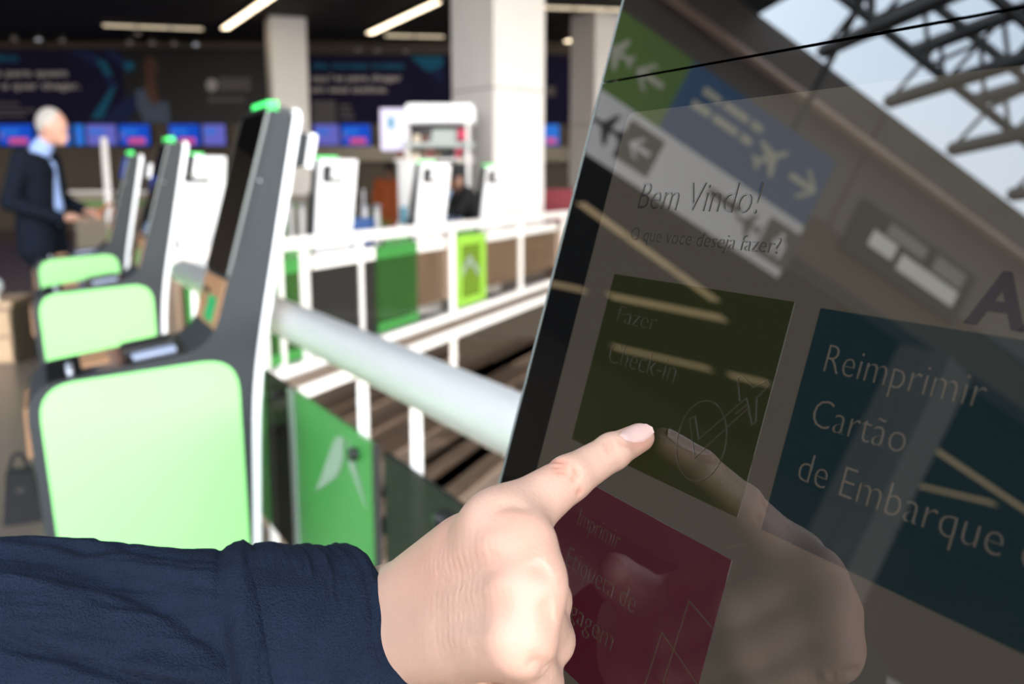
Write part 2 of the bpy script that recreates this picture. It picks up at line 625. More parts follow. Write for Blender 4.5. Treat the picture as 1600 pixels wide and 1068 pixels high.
# high window in the bulkhead
wp = c0 + D1 * 11.7 - NB1 * .02
win = struct(MB().bar(wp + np.array([0, 0, 6.28]), wp + D1 * 2.3 + np.array([0, 0, 6.28]), .12, .8).build('window_1', 'frame_grey'))
for a, b_, z0, z1, mm in ((.35, .82, 6.12, 6.36, 'window_lit'), (.95, 2.1, 6.06, 6.30, 'window_lit'), (.55, 1.3, 6.40, 6.6, 'window_dim'), (1.5, 2.1, 6.36, 6.6, 'window_dim')):
    p = wp + D1 * a - NB1 * .05
    q = wp + D1 * b_ - NB1 * .05
    zc = (z0 + z1) / 2
    MB().bar(p + np.array([0, 0, zc]), q + np.array([0, 0, zc]), .06, z1 - z0).build('pane', mm, win)
# opaque part of the high roof and the truss roof beyond it
A0 = 8.95
struct(slab('ceiling_high', [c0, c0 + D1 * A0, c0 + D1 * A0 + D2 * 16.5, c0 + D2 * 16.5], 8.0, 8.25, 'ceiling'))
struct(slab('ceiling_added_left', [c0 + D1 * 17.5, c0 + D1 * 34, c0 + D1 * 34 + D2 * 16.5, c0 + D1 * 17.5 + D2 * 16.5], 8.0, 8.25, 'ceiling'))  # unseen solid roof, added to narrow the skylight and cut light from the left
up = lambda z: np.array([0, 0, z])
def truss(base, d, length, zb, zt, bay, label, rc=.09):
    root = thing('roof_truss', label, 'truss', base + up(zb), 0, 'steel roof trusses')
    o = -(base + up(zb))
    MB().bar(base + up(zb) + o, base + d * length + up(zb) + o, rc * 2, rc * 2).build('bottom_chord', 'truss', root)
    MB().bar(base + up(zt) + o, base + d * length + up(zt) + o, rc * 2, rc * 2).build('top_chord', 'truss', root)
    n = int(length / bay)
    for i in range(n):
        p = base + d * (i * bay)
        MB().tube(p + up(zb) + o, p + d * bay / 2 + up(zt) + o, .032, n=8).build('diagonal', 'truss', root)
        MB().tube(p + d * bay / 2 + up(zt) + o, p + d * bay + up(zb) + o, .032, n=8).build('diagonal', 'truss', root)
    return root
ORD = ['first', 'second', 'third', 'fourth', 'fifth', 'sixth', 'seventh', 'eighth']
for k in range(6):
    truss(c0 + D1 * (A0 + 1.1 + 1.3 * k), D2, 16.5, 8.12, 9.0, 1.1, 'dark steel roof truss mirrored in the screen, ' + ORD[k] + ' from the solid ceiling', .075)
for k in range(7):
    truss(c0 + D1 * A0 + D2 * (.9 + 1.7 * k), D1, 8.5, 8.35, 9.1, 1.1, 'dark steel cross truss against the sky, ' + ORD[k] + ' from the bulkhead', .05)
# glazed facade behind the viewer: mullions and transoms
fb = c0 + D2 * 18.0
fac = struct(MB().bar(fb + up(8.1), fb + D1 * 27 + up(8.1), .3, .3).build('wall_glazed', 'white_paint'))
for k in range(10):
    p = fb + D1 * (k * 3.0)
    MB().bar(p, p + up(8.1), .14, .22).build('mullion', 'white_paint', fac)
for z in (2.6, 5.3):
    MB().bar(fb + up(z), fb + D1 * 27 + up(z), .1, .1).build('transom', 'white_paint', fac)

# ------------------------------------------------------------------ columns
def column(name, p, s, rz, h, m='column'):
    o = struct(MB().box((-s / 2 + .02, -s / 2 + .02, 0), (s / 2 - .02, s / 2 - .02, h)).build(name, 'frame_grey'))
    o.location = (p[0], p[1], 0)
    o.rotation_euler = (0, 0, rz)
    for a in range(4):
        M = Matrix.Rotation(a * math.pi / 2, 4, 'Z')
        for z0, z1 in ((0, 2.66), (2.675, h)):
            for x0, x1 in ((-s / 2, -.008), (.008, s / 2)) if a % 2 else ((-s / 2, s / 2),):
                MB().box((x0, -s / 2, z0), (x1, -s / 2 + .02, z1), M).build('cladding_panel', m, o)
    return o
k1 = at_Y(765, 288, 13.3)
column('column_1', k1 + np.array([.115, .70, 0]), 1.0, math.radians(40), ZC)
column('column_2', at_Y(456, 288, 22.6), .86, math.radians(22), ZC)
column('column_3', at_Y(930, 288, 22), .9, math.radians(35), ZC)
column('column_4', np.array([-13.6, 2.75, 0]), .8, math.radians(20), ZC, 'bulkhead')

# ------------------------------------------------------------------ lamps on the low ceiling
def linear_light(p, q, label, m='lamp', wd=.16, group='linear ceiling lights', segs=1):
    p = np.array(p, float)
    q = np.array(q, float)
    L = np.linalg.norm(q - p)
    d = (q - p) / L
    root = thing('linear_light', label, 'lamp', p, math.atan2(d[1], d[0]), group)
    MB().box((0, -wd / 2 - .02, .0), (L, wd / 2 + .02, ZC - p[2] - .005)).build('housing', 'ceiling', root)
    for i in range(segs):
        a, b = L * i / segs + .03 * L / segs, L * (i + 1) / segs - .03 * L / segs
        MB().box((a, -wd / 2, -.02), (b, wd / 2, 0)).build('diffuser', m, root)
    return root
HL = 5.12
for (a, b, m, s, lab) in (
        ((350, 45), (440, -17), 'lamp', 2, 'bright slanted ceiling light left of the grey pillar'),
        ((577, 52), (684, 2), 'lamp', 3, 'bright slanted ceiling light left of the large white column'),
        ((885, 65), (990, 33), 'lamp', 2, 'slanted ceiling light right of the large white column'),
        ((600, 55), (695, 57), 'lamp_dim', 2, 'dim level ceiling light behind the slanted one'),
        ((845, 11), (1000, 16), 'lamp_dim', 3, 'dim level ceiling light right of the white column'),
        ((160, 39), (318, 45), 'lamp_dim', 3, 'dim level ceiling light above the woman on the banner')):
    p, q = at_height(*a, HL), at_height(*b, HL)
    linear_light(p, q, lab, m, .17 if m == 'lamp' else .2, segs=s)
def spot(px, py, m, lab, Y=24.5):
    p = at_Y(px, py, Y)
    root = thing('spotlight', lab, 'lamp', (p[0], p[1], p[2]), 0, 'ceiling spotlights over the banner')
    MB().lathe([(.0, .12), (.09, .12), (.11, -.02), (.10, -.02), (.09, .02)], 14).build('housing', 'dark_metal', root, True)
    MB().lathe([(.0, -.01), (.085, -.01), (.085, .02)], 14).build('bulb', m, root)
    MB().tube((0, 0, .1), (0, 0, ZC - p[2]), .012, n=6).build('stem', 'dark_metal', root)
for i, (px, py, m) in enumerate([(12, 34, 'spot'), (70, 36, 'spot_dim'), (150, 38, 'spot'), (22, 60, 'spot_dim'), (60, 61, 'spot'), (97, 63, 'spot_dim'), (203, 66, 'spot_dim'), (215, 52, 'spot_dim'), (238, 67, 'spot_dim'), (272, 68, 'spot_dim'), (306, 69, 'spot'), (560, 77, 'spot_dim'), (590, 78, 'spot_dim'), (634, 79, 'spot_dim')]):
    rank = ['leftmost in the upper row', 'second in the upper row', 'third in the upper row', 'leftmost in the lower row', 'bright one, second in the lower row', 'third in the lower row', 'left of the woman on the banner', 'just over the lower row near the woman', 'over the head of the woman', 'right of the head of the woman', 'bright one farthest right over the left banner', 'leftmost over the right banner', 'middle one over the right banner', 'rightmost over the right banner'][i]
    spot(px, py, m, 'small ceiling spotlight, ' + rank, 25.4 if px > 500 else 24.5)

# lights seen only as reflections, on the ceiling left of the viewer
def refl_dir(x, y):
    v = ray(x, y)
    return v - 2 * (NS @ v) * NS
def refl_height(x, y, h):
    p = on_screen(x, y)
    v = refl_dir(x, y)
    return p + v * ((h - p[2]) / v[2])
for (a, b, s, lab) in (((905, 315), (1120, 470), 3, 'crossing the welcome text'),
                       ((952, 461), (1132, 497), 4, 'above the word Fazer'),
                       ((958, 541), (1110, 576), 4, 'above the word Check-in'),
                       ((1140, 585), (1200, 598), 2, 'beside the aeroplane icon'),
                       ((850, 440), (915, 453), 1, 'on the black bezel'),
                       ((1410, 667), (1620, 808), 5, 'across the word Embarque'),
                       ((1395, 748), (1555, 786), 3, 'under the slanting one on the blue tile')):
    p, q = refl_height(*a, HL), refl_height(*b, HL)
    linear_light(p, q, 'warm ceiling light mirrored in the screen ' + lab, 'lamp_warm', .26, 'ceiling lights mirrored in the screen', s)

# ------------------------------------------------------------------ overhead direction sign (mirrored in the screen)
SN = np.array([math.sin(math.radians(-42)), math.cos(math.radians(-42)), 0.])   # away from viewer
SDIR = np.array([-SN[1], SN[0], 0.])            # to the left as the viewer faces it
SP = C + SN * 5.90
SP[2] = 0
def sign_uv(x, y):
    p = on_screen(x, y)
    v = refl_dir(x, y)
    t = ((SP - p) @ SN) / (v @ SN)
    q = p + v * t
    return np.array([(q - SP) @ SDIR, q[2]])
u0, u1 = sign_uv(900, 0)[0] - .9, sign_uv(1296, 275)[0]
ub = sign_uv(1050, 160)[0]
ztop, zmid, zbot = 4.20, 3.63, 3.18
uc = (u0 + u1) / 2
sg = thing('direction_sign', 'overhead airport sign of blue, green and white fields mirrored in the screen', 'sign', SP + SDIR * uc + up(zbot))
MS = basis(np.zeros(3), SDIR, up(1), -SN)       # local x left, y up, z to the viewer
def sbox(name, ua, ub_, za, zb, m, d0, d1, parent):
    return MB().box((ua - uc, za - zbot, d0), (ub_ - uc, zb - zbot, d1), MS).build(name, m, parent)
sbox('sign_box', u0, u1, zbot, ztop, 'sign_black', -.14, 0, sg)
fw = sbox('white_field', u0, u1, zbot, zmid, 'sign_white', 0, .01, sg)
fbl = sbox('blue_field', ub, u1, zmid, ztop, 'sign_blue', 0, .01, sg)
fgr = sbox('green_field', u0, ub, zmid, ztop, 'sign_green', 0, .01, sg)
for uu in (u0 + .4, u1 - .4):
    sbox('hanger', uu - .02, uu + .02, ztop, 8.0 if uu > 3 else 8.0, 'dark_metal', -.09, -.05, sg)
def spoly(name, pts, m, parent, cu, cz, s, d=.012):
    """flat pictogram on the sign, pts as seen in the mirror (x right)"""
    v = [tuple(MS @ Vector((cu + x * s - uc, cz + y * s - zbot, d))) for x, y in pts]
    v2 = [tuple(MS @ Vector((cu + x * s - uc, cz + y * s - zbot, d + .004))) for x, y in pts]
    n = len(pts)
    return mesh(name, v + v2, [tuple(range(n)), tuple(range(n, 2 * n))] + [(i, (i + 1) % n, n + (i + 1) % n, n + i) for i in range(n)], m, parent)
ARROW = [(-1, 0), (-.1, .9), (.2, .9), (-.45, .2), (1, .2), (1, -.2), (-.45, -.2), (.2, -.9), (-.1, -.9)]
PLANE = [(-1, .1), (-.9, -.1), (-.25, -.15), (.25, -.95), (.45, -.95), (.3, -.12), (.8, -.15), (1.0, -.4), (1.1, -.4), (1.05, .0), (1.1, .4), (1.0, .4), (.8, .15), (.3, .12), (.45, .95), (.25, .95), (-.25, .15)]
mir = lambda P: [(-x, y) for x, y in P]
def sq(u, z, s, m, parent, d=.012):
    return spoly('icon_square', [(-1, -1), (1, -1), (1, 1), (-1, 1)], m, parent, u, z, s, d)
p = sign_uv(990, 247); sq(p[0], 3.42, .15, 'sign_brown', fw); spoly('arrow', ARROW, 'sign_white', fw, p[0], 3.42, .09, .017)
p = sign_uv(1205, 400); sq(p[0], 3.40, .15, 'sign_brown', fw)
spoly('pictogram', [(-.5, -1), (-.5, .3), (-.2, .3), (-.2, .9), (.2, .9), (.2, .3), (.6, .3), (.6, -1), (.2, -1), (.2, -.2), (-.1, -.2), (-.1, -1)], 'sign_white', fw, p[0], 3.40, .1, .017)
p = sign_uv(1160, 362); spoly('pictogram', PLANE, 'sign_brown', fw, p[0], 3.40, .11)
p = sign_uv(940, 210); spoly('pictogram', PLANE, 'sign_black', fw, p[0], 3.42, .13)
p = sign_uv(1200, 255); spoly('aeroplane', [(x * .7 - y * .7, x * .7 + y * .7) for x, y in mir(PLANE)], 'sign_pale', fbl, p[0], 3.93, .15)
p = sign_uv(1248, 298); spoly('arrow', mir(ARROW), 'sign_pale', fbl, p[0], 3.90, .13)
for (xa, ya, xb, yb) in ((1080, 175, 1180, 240), (1066, 188, 1160, 250)):
    a, b = sign_uv(xa, ya), sign_uv(xb, yb)
    zt = 4.03 if xa == 1080 else 3.90
    uu = a[0]
    for wd in (.16, .22, .1, .2):
        if uu + wd > b[0]:
            break
        sbox('lettering', uu, uu + wd, zt, zt + .06, 'sign_pale', .01, .014, fbl)
        uu += wd + .035
p = sign_uv(968, 70); spoly('aeroplane', PLANE, 'sign_pale', fgr, p[0], 3.92, .13)
p = sign_uv(1015, 120); spoly('arrow', ARROW, 'sign_pale', fgr, p[0], 3.90, .12)
for xa in (1090, 1110, 1130):
    p = sign_uv(xa, 330)
    sbox('lettering', p[0], p[0] + .11, 3.42, 3.48, 'sign_brown', .01, .014, fw)

# ------------------------------------------------------------------ railings round the void
nr = thing('handrail', 'thick white tube handrail running behind the kiosks', 'railing', RA * [1, 1, 0])
nr_o = RA * [1, 1, 0]
def rp(s, z, off=0.):
    return RA * [1, 1, 0] + RD * s + RN * off + up(z) - nr_o
MB().tube(rp(-6, .9), rp(3.02, .9), .054, n=28).build('top_tube', 'white_paint', nr, True)
for s in (-4.6, -2.9, -1.2, .03, .478, .806, 1.74, 2.2, 2.98):
    MB().bar(rp(s, 0, -.035), rp(s, .88, -.035), .024, .024).build('post', 'white_paint', nr)
def balus_pane(s0, s1, m, lab, logo=False, strip=True, z0=.17, z1=.70):
    root = thing('balustrade_pane', lab, 'pane', nr_o + RD * ((s0 + s1) / 2) + RN * .0 + up(z0), math.atan2(RD[1], RD[0]), 'balustrade panes under the thick handrail')
    L = (s1 - s0) / 2
    # local x along the rail (away), local y = towards the kiosks
    MB().box((-L, -.006, 0), (L, .006, z1 - z0)).build('pane_sheet', m, root)
    if strip:
        MB().box((-L - .001, -.008, -.002), (-L + .014, .008, z1 - z0 + .002)).build('edge_strip', 'frame_black', root)
        MB().box((L - .02, -.012, -.17), (L + .02, .012, z1 - z0 + .0)).build('edge_strip', 'metal', root)
    if logo:
        for P in ([(-.10, -.17), (-.03, -.03), (-.03, -.095)], [(-.01, -.03), (.03, -.045), (.15, -.25), (.03, -.15), (-.0, -.10)]):
            v = []
            for y in (.007, .009):
                v += [(-L + .16 + x * 1.6 + .06, y, z1 - z0 + z) for x, z in P]
            n = len(P)
            mesh('logo', v, [tuple(range(n)), tuple(range(n, 2 * n))] + [(i, (i + 1) % n, n + (i + 1) % n, n + i) for i in range(n)], 'logo_grey', root)
    M = Matrix.Translation((-L + .12, .006, z1 - z0 - .05)) @ Matrix.Rotation(-math.pi / 2, 4, 'X')
    MB().lathe([(0, .02), (.014, .02), (.016, .016), (.016, -.02)], 12, M).build('bolt', 'frame_black', root, True)
balus_pane(1.62, 2.40, 'pane_green', 'green balustrade pane with grey logo half hidden by the nearest kiosk', True, False)
balus_pane(1.34, 1.61, 'glass_dark', 'narrow dark glass balustrade pane between the two green ones', False, False)
balus_pane(.63, 1.30, 'pane_green', 'green balustrade pane with grey winged logo beside the sleeve', True, True)
balus_pane(.14, .57, 'glass_dark', 'dark glass balustrade pane behind the hand', False, False)
balus_pane(-.5, .08, 'glass_dark', 'dark glass balustrade pane hidden behind the touch screen', False, True)

fo = FA * [1, 1, 0]
fr = thing('handrail', 'slim white handrail on tall posts across the void', 'railing', fo)
def fp(s, z, off=0.):
    return FD * s + FN * off + up(z)
def far_s(px, py):
    v = ray(px, py)
    nn = np.array([FD[1], -FD[0], 0.])
    t = (nn @ (FA - C)) / (nn @ v)
    return (C + v * t - FA) @ FD
sE = far_s(885, 330)
MB().bar(fp(-1.15, .90), fp(sE, .90), .08, .08).build('top_rail', 'white_paint', fr)
for px, z0 in ((475, -.12), (561, 0.), (707, -.55), (813, 0.), (880, -.1), (434, 0)):
    s = far_s(px, 400)
    MB().bar(fp(s, z0), fp(s, .88), .06, .05 if px in (475, 707) else .035).build('post', 'white_paint', fr)
MB().bar(fp(-.9, .04), fp(sE, .04), .07, .07).build('base_rail', 'white_paint', fr)
MB().bar(fp(-.9, -.12, -.05), fp(sE, -.12, -.05), .05, .09).build('fascia_rail', 'white_paint', fr)
MB().bar(fp(sE, .90), fp(sE, .90) + np.array([3.5, -2.2, 0]), .08, .08).build('top_rail', 'white_paint', fr)
def far_pane(x0, x1, m, lab, z0=.1, z1=.80, strip=None, foot=None, frame=False):
    s0, s1 = far_s(x0, 420), far_s(x1, 420)
    root = thing('balustrade_pane', lab, 'pane', fo + FD * (s0 + s1) / 2 + up(z0), math.atan2(FD[1], FD[0]), 'balustrade panes of the far handrail')
    L = (s1 - s0) / 2
    MB().box((-L, -.006, 0), (L, .006, z1 - z0)).build('pane_sheet', m, root)
    if strip:
        MB().box((-L, -.012, z1 - z0 - .10), (L, .012, z1 - z0)).build('top_strip', strip, root)
    if foot:
        MB().box((-L, -.012, 0), (L, .012, .07)).build('foot_strip', foot, root)
    if frame:
        for a, b in ((-L, -L + .12), (L - .12, L)):
            MB().box((a, -.014, 0), (b, .014, z1 - z0)).build('side_strip', 'pane_lime', root)
        n = [(-.3, .25), (-.05, .42), (.2, .25), (.2, .33), (-.05, .5), (-.3, .33)]
        v = [(x, y, z) for y in (-.013, -.009) for x, z in n]
        mesh('chevron', v, [tuple(range(6)), tuple(range(6, 12))] + [(i, (i + 1) % 6, 6 + (i + 1) % 6, 6 + i) for i in range(6)], 'logo_grey', root)
far_pane(288, 330, 'pane_green', 'green pane left of the nearest kiosk screen', z1=.72)
far_pane(336, 396, 'glass_dark', 'dark pane hidden behind the nearest kiosk')
far_pane(400, 466, 'glass_green', 'green glass pane just right of the nearest kiosk', strip='pane_green', foot='pane_green')
far_pane(486, 585, 'glass_dark', 'wide dark pane with a white top strip in the far balustrade', strip='white_paint')
far_pane(588, 651, 'glass_green', 'green pane with bright green top and bottom strips in the far balustrade', strip='pane_green', foot='pane_green')
far_pane(652, 696, 'glass_brown', 'clear pane with a white top strip beside the tall post', strip='white_paint')
far_pane(712, 757, 'glass_lime', 'lime framed pane with pale chevron in the far balustrade', strip='pane_lime', foot='pane_lime', frame=True)
far_pane(760, 868, 'glass_brown', 'clear brownish pane at the far end of the balustrade', strip='white_paint')

# ================================================================== check-in kiosks
KW = .338
ZT = 1.489
LEAN = .2895
def front_a(z):
    return (ZT - z) * LEAN
BODY = round_poly([(0, ZT, .012), (front_a(.853), .853, .07), (.585, .795, .0), (.640, .765, .0), (.638, .70, .0), (.60, .0, 0), (.125, 0, 0), (.106, .286, 0), (.094, .60, 0), (.078, .80, .09), (.018, 1.061, 0), (-.062, 1.470, .012)])
BODY = round_poly([(0, ZT, .012), (front_a(.853), .853, .085), (.638, .787, .085), (.60, .0, 0), (.125, 0, 0), (.100, .286, 0), (.082, .75, .16), (.019, 1.061, 0), (-.064, 1.474, .012)])
SHELL = round_poly([(-.064, 1.474, 0), (.019, 1.061, 0), (.082, .75, .16), (.100, .286, 0), (.125, .0, 0), (.103, .0, 0), (.080, .286, 0), (.060, .75, .16), (-.001, 1.061, 0), (-.086, 1.468, .01), (-.080, 1.490, .008), (-.064, 1.492, 0)])
GREEN = round_poly([(.118, .826, .095), (.609, .792, .09), (.578, .05, .03), (.135, .05, .03), (.112, .292, 0)])
MSC = basis((0, 0, ZT), (0, 1, 0), (-.2781, 0, .9605), (.9605, 0, .2781))   # x right, y up the slope, z out of the screen

def sc_box(x0, x1, y0, y1, z0, z1, name, m, parent, r=0):
    if r:
        return MB().rbox((x0, y0, z0), (x1, y1, z1), r, MSC).build(name, m, parent)
    return MB().box((x0, y0, z0), (x1, y1, z1), MSC).build(name, m, parent)

TSL = (.853 - .787) / (.638 - front_a(.853))     # fall of the shelf towards the user
def shelf_z(a):
    return .853 - (a - front_a(.853)) * TSL

def make_kiosk(label, group):
    k = thing('check_in_kiosk', label, 'kiosk', group=group)
    h = KW / 2
    MB().prism(BODY, -h, h).build('body', 'frame_grey', k)
    MB().prism(SHELL, -h - .003, h + .003).build('back_shell', 'white_gloss', k)
    for s in (-1, 1):
        MB().prism(GREEN, s * h - .001, s * (h + .003)).build('side_panel', 'lime', k)
        o = MB().lathe([(0, .003), (.003, .003), (.004, .0)], 10, Matrix.Translation((.035, s * h, 1.30)) @ Matrix.Rotation(-s * math.pi / 2, 4, 'X')).build('screw', 'metal', k, True)
        MB().prism([(-.052, 1.455), (-.012, 1.465), (.09, 1.105), (.078, 1.1)], s * h, s * (h + .0025)).build('side_ridge', 'frame_grey', k)
    up_g = sc_box(-.173, .173, -.1553, -.008, 0, .006, 'upper_glass', 'glass_black', k)
    lo_g = sc_box(-.173, .173, -.462, -.1565, 0, .006, 'screen_glass', 'glass_black', k)
    for s in (-1, 1):
        sc_box(s * .1735 - .0006, s * .1735 + .0006, -.462, -.008, .0, .0064, 'glass_rim', 'glass_rim', k)
    tp = sc_box(-.160, .160, -.615, -.475, 0, .004, 'document_panel', 'tan', k)
    sc_box(-.02, .10, -.60, -.53, .004, .006, 'sticker', 'sticker_green', tp)
    sc_box(-.13, -.03, -.53, -.515, .004, .007, 'slot', 'frame_black', tp)
    # shelf with reader pad, card slot and keys
    a0, a1 = .235, .585
    tt = mesh('shelf_top', [(a, y, shelf_z(a) + d) for d in (-.004, .004) for a, y in ((a0, -h + .012), (a1, -h + .012), (a1, h - .012), (a0, h - .012))],
              [(3, 2, 1, 0), (4, 5, 6, 7), (0, 1, 5, 4), (1, 2, 6, 5), (2, 3, 7, 6), (3, 0, 4, 7)], 'table_black', k)
    def on_shelf(x0, x1, y0, y1, d0, d1, name, m):
        return mesh(name, [(a, y, shelf_z(a) + d) for d in (d0, d1) for a, y in ((x0, y0), (x1, y0), (x1, y1), (x0, y1))],
                    [(3, 2, 1, 0), (4, 5, 6, 7), (0, 1, 5, 4), (1, 2, 6, 5), (2, 3, 7, 6), (3, 0, 4, 7)], m, tt)
    on_shelf(.265, .375, .035, .095, .004, .010, 'reader_pad', 'reader')
    on_shelf(.255, .39, -.13, -.02, .004, .016, 'card_reader', 'frame_black')
    on_shelf(.43, .50, -.11, .05, .004, .009, 'copper_plate', 'tan')
    for i in range(3):
        MB().lathe([(0, .014), (.008, .014), (.009, .0)], 10, Matrix.Translation((.53, .03 + i * .035, shelf_z(.53) + .004))).build('button', 'metal', tt, True)
    MB().box((.632, -h + .04, .60), (.642, h - .04, .73)).build('front_reflection', 'tan', k)  # tan colour paints a reflection on the front face
    # status light along the top edge
    led = MB().box((-.026, h * .95 - .19, 1.483), (.004, h * .95, 1.511)).build('status_light', 'led', k)
    MB().prism([(-.058, 1.462), (-.058, 1.49), (-.04, 1.497), (.006, 1.497), (.006, 1.478)], -h * .95, h * .95).build('top_cap', 'frame_black', k)
    # camera housing on the back
    MB().prism([(-.077, 1.440), (-.084, 1.438), (-.060, 1.305), (-.053, 1.307)], -.05, .135).build('camera_plate', 'frame_black', k)
    cb = MB().prism([(-.066, 1.445), (-.130, 1.428), (-.112, 1.340), (-.048, 1.357)], -.045, .085).build('rear_camera_housing', 'frame_grey', k)
    MB().prism([(-.128, 1.434), (-.150, 1.428), (-.132, 1.334), (-.110, 1.340)], -.05, .09).build('camera_cap', 'white_gloss', cb)
    MB().box((.07, -h - .02, 0), (.62, h + .02, .025)).build('base_plate', 'frame_black', k)
    return k

def copy_tree(o, parent=None):
    c = o.copy()
    COL.objects.link(c)
    if parent is not None:
        c.parent = parent
    for ch in list(o.children):
        copy_tree(ch, c)
    return c

P0 = np.array([-.6476, 2.4636, 0.])
RZA = math.atan2(NU[1], NU[0])
proto = make_kiosk('nearest green sided kiosk, its whole side panel in view', 'row of green sided kiosks')
spots = [(P0 + ROW * (KW / 2 + 2.1 * k), RZA, lab, 'row of green sided kiosks') for k, lab in enumerate(
    ['nearest green sided kiosk, its whole side panel in view', 'middle green sided kiosk, partly behind the nearest one', 'farthest green sided kiosk, beside the man in the suit'])]
RZB = math.atan2(.766, -.643)
for px, Y, lab in ((312, 6.6, 'kiosk showing its white back between the two nearest green ones'),
                   (522, 7.4, 'white backed kiosk left of the white booth, leftmost behind the far handrail'),
                   (674, 8.7, 'white backed kiosk in front of the white booth'),
                   (772, 10.4, 'white backed kiosk in front of the large white column')):
    p = at_Y(px, 288, Y)
    p[2] = 0
    spots.append((p, RZB, lab, 'white backed kiosks behind the far handrail'))
for i, (p, rz, lab, g) in enumerate(spots):
    k = proto if i == 0 else copy_tree(proto)
    k.location = (p[0], p[1], 0)
    k.rotation_euler = (0, 0, rz)
    k['label'] = lab
    k['group'] = g
# the kiosk being used
own = copy_tree(proto)
own['label'] = 'dark touch screen kiosk with a finger on it, large at the right'
del own['group']
T = SO - ROW * .142 + US * ((ZT - SO[2]) / US[2])
T = T - NU * (.006 / .9605)
own.location = (T[0], T[1], 0)
own.rotation_euler = (0, 0, RZA)
TY = -(ZT - SO[2]) / .9605                      # display top along the slope
MD = MSC @ Matrix.Translation((-.142, TY, .006))
lower = [c for c in own.children if c.name.startswith('screen_glass')][0]
disp = MB().rbox((0, -.283, 0), (.284, 0, .0002), .004, MD).build('display', 'display', own)
def tile(x0, x1, y0, y1, m, name='menu_tile'):
    return MB().box((x0, y0, .0002), (x1, y1, .0004), MD).build(name, m, disp)
tile(.0230, .1358, -.1565, -.0776, 'disp_green')
tile(.1480, .2610, -.1565, -.0783, 'disp_blue')
tile(.0255, .1385, -.2500, -.1712, 'disp_magenta')
MT = MD @ Matrix.Translation((0, 0, .0005))
def txt(body, x, y, wdt, cap, m, thin):
    return text_mesh('text', body, x, y, wdt, cap / .69, m, disp, MT, thin=thin)
txt('Bem Vindo!', .0277, -.0467, .0770, .0127, 'disp_text_dark', -.00028)
txt('O que voce deseja fazer?', .0280, -.0612, .0935, .0062, 'disp_text_dark', -.00014)
txt('Fazer', .0342, -.0990, .0285, .0080, 'disp_text_green', -.00026)
txt('Check-in', .0349, -.1175, .0484, .0095, 'disp_text_green', -.00026)
txt('Reimprimir', .1562, -.0991, .0573, .0097, 'disp_text_light', -.00030)
txt('Cartão', .1568, -.1175, .0365, .0097, 'disp_text_light', -.00030)
txt('de Embarque e', .1572, -.1360, .0825, .0100, 'disp_text_light', -.00030)
txt('Azul', .2011, -.0756, .0440, .0150, 'disp_navy', .0006)
txt('Imprimir', .0440, -.1910, .0320, .0085, 'disp_text_mag', -.00026)
txt('Etiqueta de', .0430, -.2100, .0523, .0090, 'disp_text_mag', -.00026)
txt('Bagagem', .0430, -.2290, .0450, .0090, 'disp_text_mag', -.00026)
def stroke(name, pts, wd, m, closed=False):
    mb = MB()
    P = pts + [pts[0]] if closed else pts
    for a, b in zip(P[:-1], P[1:]):
        a, b = np.array(a), np.array(b)
        d = (b - a) / np.linalg.norm(b - a)
        q = np.array([-d[1], d[0]]) * wd / 2
        e = d * wd * .3
        c = [a - e + q, b + e + q, b + e - q, a - e - q]
        v = [tuple(MT @ Vector((x, y, z))) for z in (0, .0001) for x, y in c]
        mb.add(v, [(0, 1, 2, 3), (7, 6, 5, 4), (0, 4, 5, 1), (1, 5, 6, 2), (2, 6, 7, 3), (3, 7, 4, 0)])
    return mb.build(name, m, disp)
stroke('icon_circle', [(.1075 + .0135 * math.cos(t * math.pi / 18), -.1355 + .0155 * math.sin(t * math.pi / 18)) for t in range(36)], .0006, 'disp_text_green', True)
stroke('icon_tick', [(.0985, -.1290), (.1010, -.1275), (.1062, -.1355), (.1250, -.1150), (.1275, -.1180), (.1066, -.1425), (.0985, -.1290)], .0006, 'disp_text_green')
stroke('icon_aeroplane', [(.1220, -.1165), (.1180, -.1085), (.1200, -.1075), (.1270, -.1105), (.1330, -.1065), (.1345, -.1080), (.1300, -.1140), (.1325, -.1220), (.1310, -.1235), (.1265, -.1170), (.1220, -.1215)], .0007, 'disp_text_green')
stroke('icon_suitcase', [(.1385, -.1965), (.1235, -.1925), (.1215, -.2250), (.1385, -.2320)], .0006, 'disp_text_mag')
stroke('icon_suitcase', [(.1385, -.2175), (.1140, -.2090), (.1120, -.2350)], .0006, 'disp_text_mag')

# ================================================================== the pointing hand and sleeve
arm = thing('person', 'bare right hand in a navy crinkled sleeve pressing the touch screen', 'person', cp(560, 1075, .36))
AO = cp(560, 1075, .36)
def hp(x, y, z):
    return cp(x, y, z)
W1, W2 = hp(602, 955, .390), hp(612, 1024, .381)
def tip_at(x, y, r):
    v = ray(x, y)
    return C + v * ((SD - r) / -(NS @ v))
I0, I1, I2, I3 = hp(782, 824, .315), hp(889, 747, .334), hp(957, 705, .350), tip_at(1000, 683, .0064)
M0, M1, M2 = hp(806, 858, .303), hp(850, 938, .329), hp(795, 985, .355)
G0, G1, G2 = hp(820, 922, .293), hp(855, 1000, .321), hp(790, 1035, .350)
K0, K1, K2 = hp(812, 1000, .288), hp(840, 1068, .312), hp(780, 1085, .338)
T0, T1, T2, T3 = hp(670, 930, .380), hp(740, 905, .382), hp(785, 885, .388), hp(830, 880, .385)
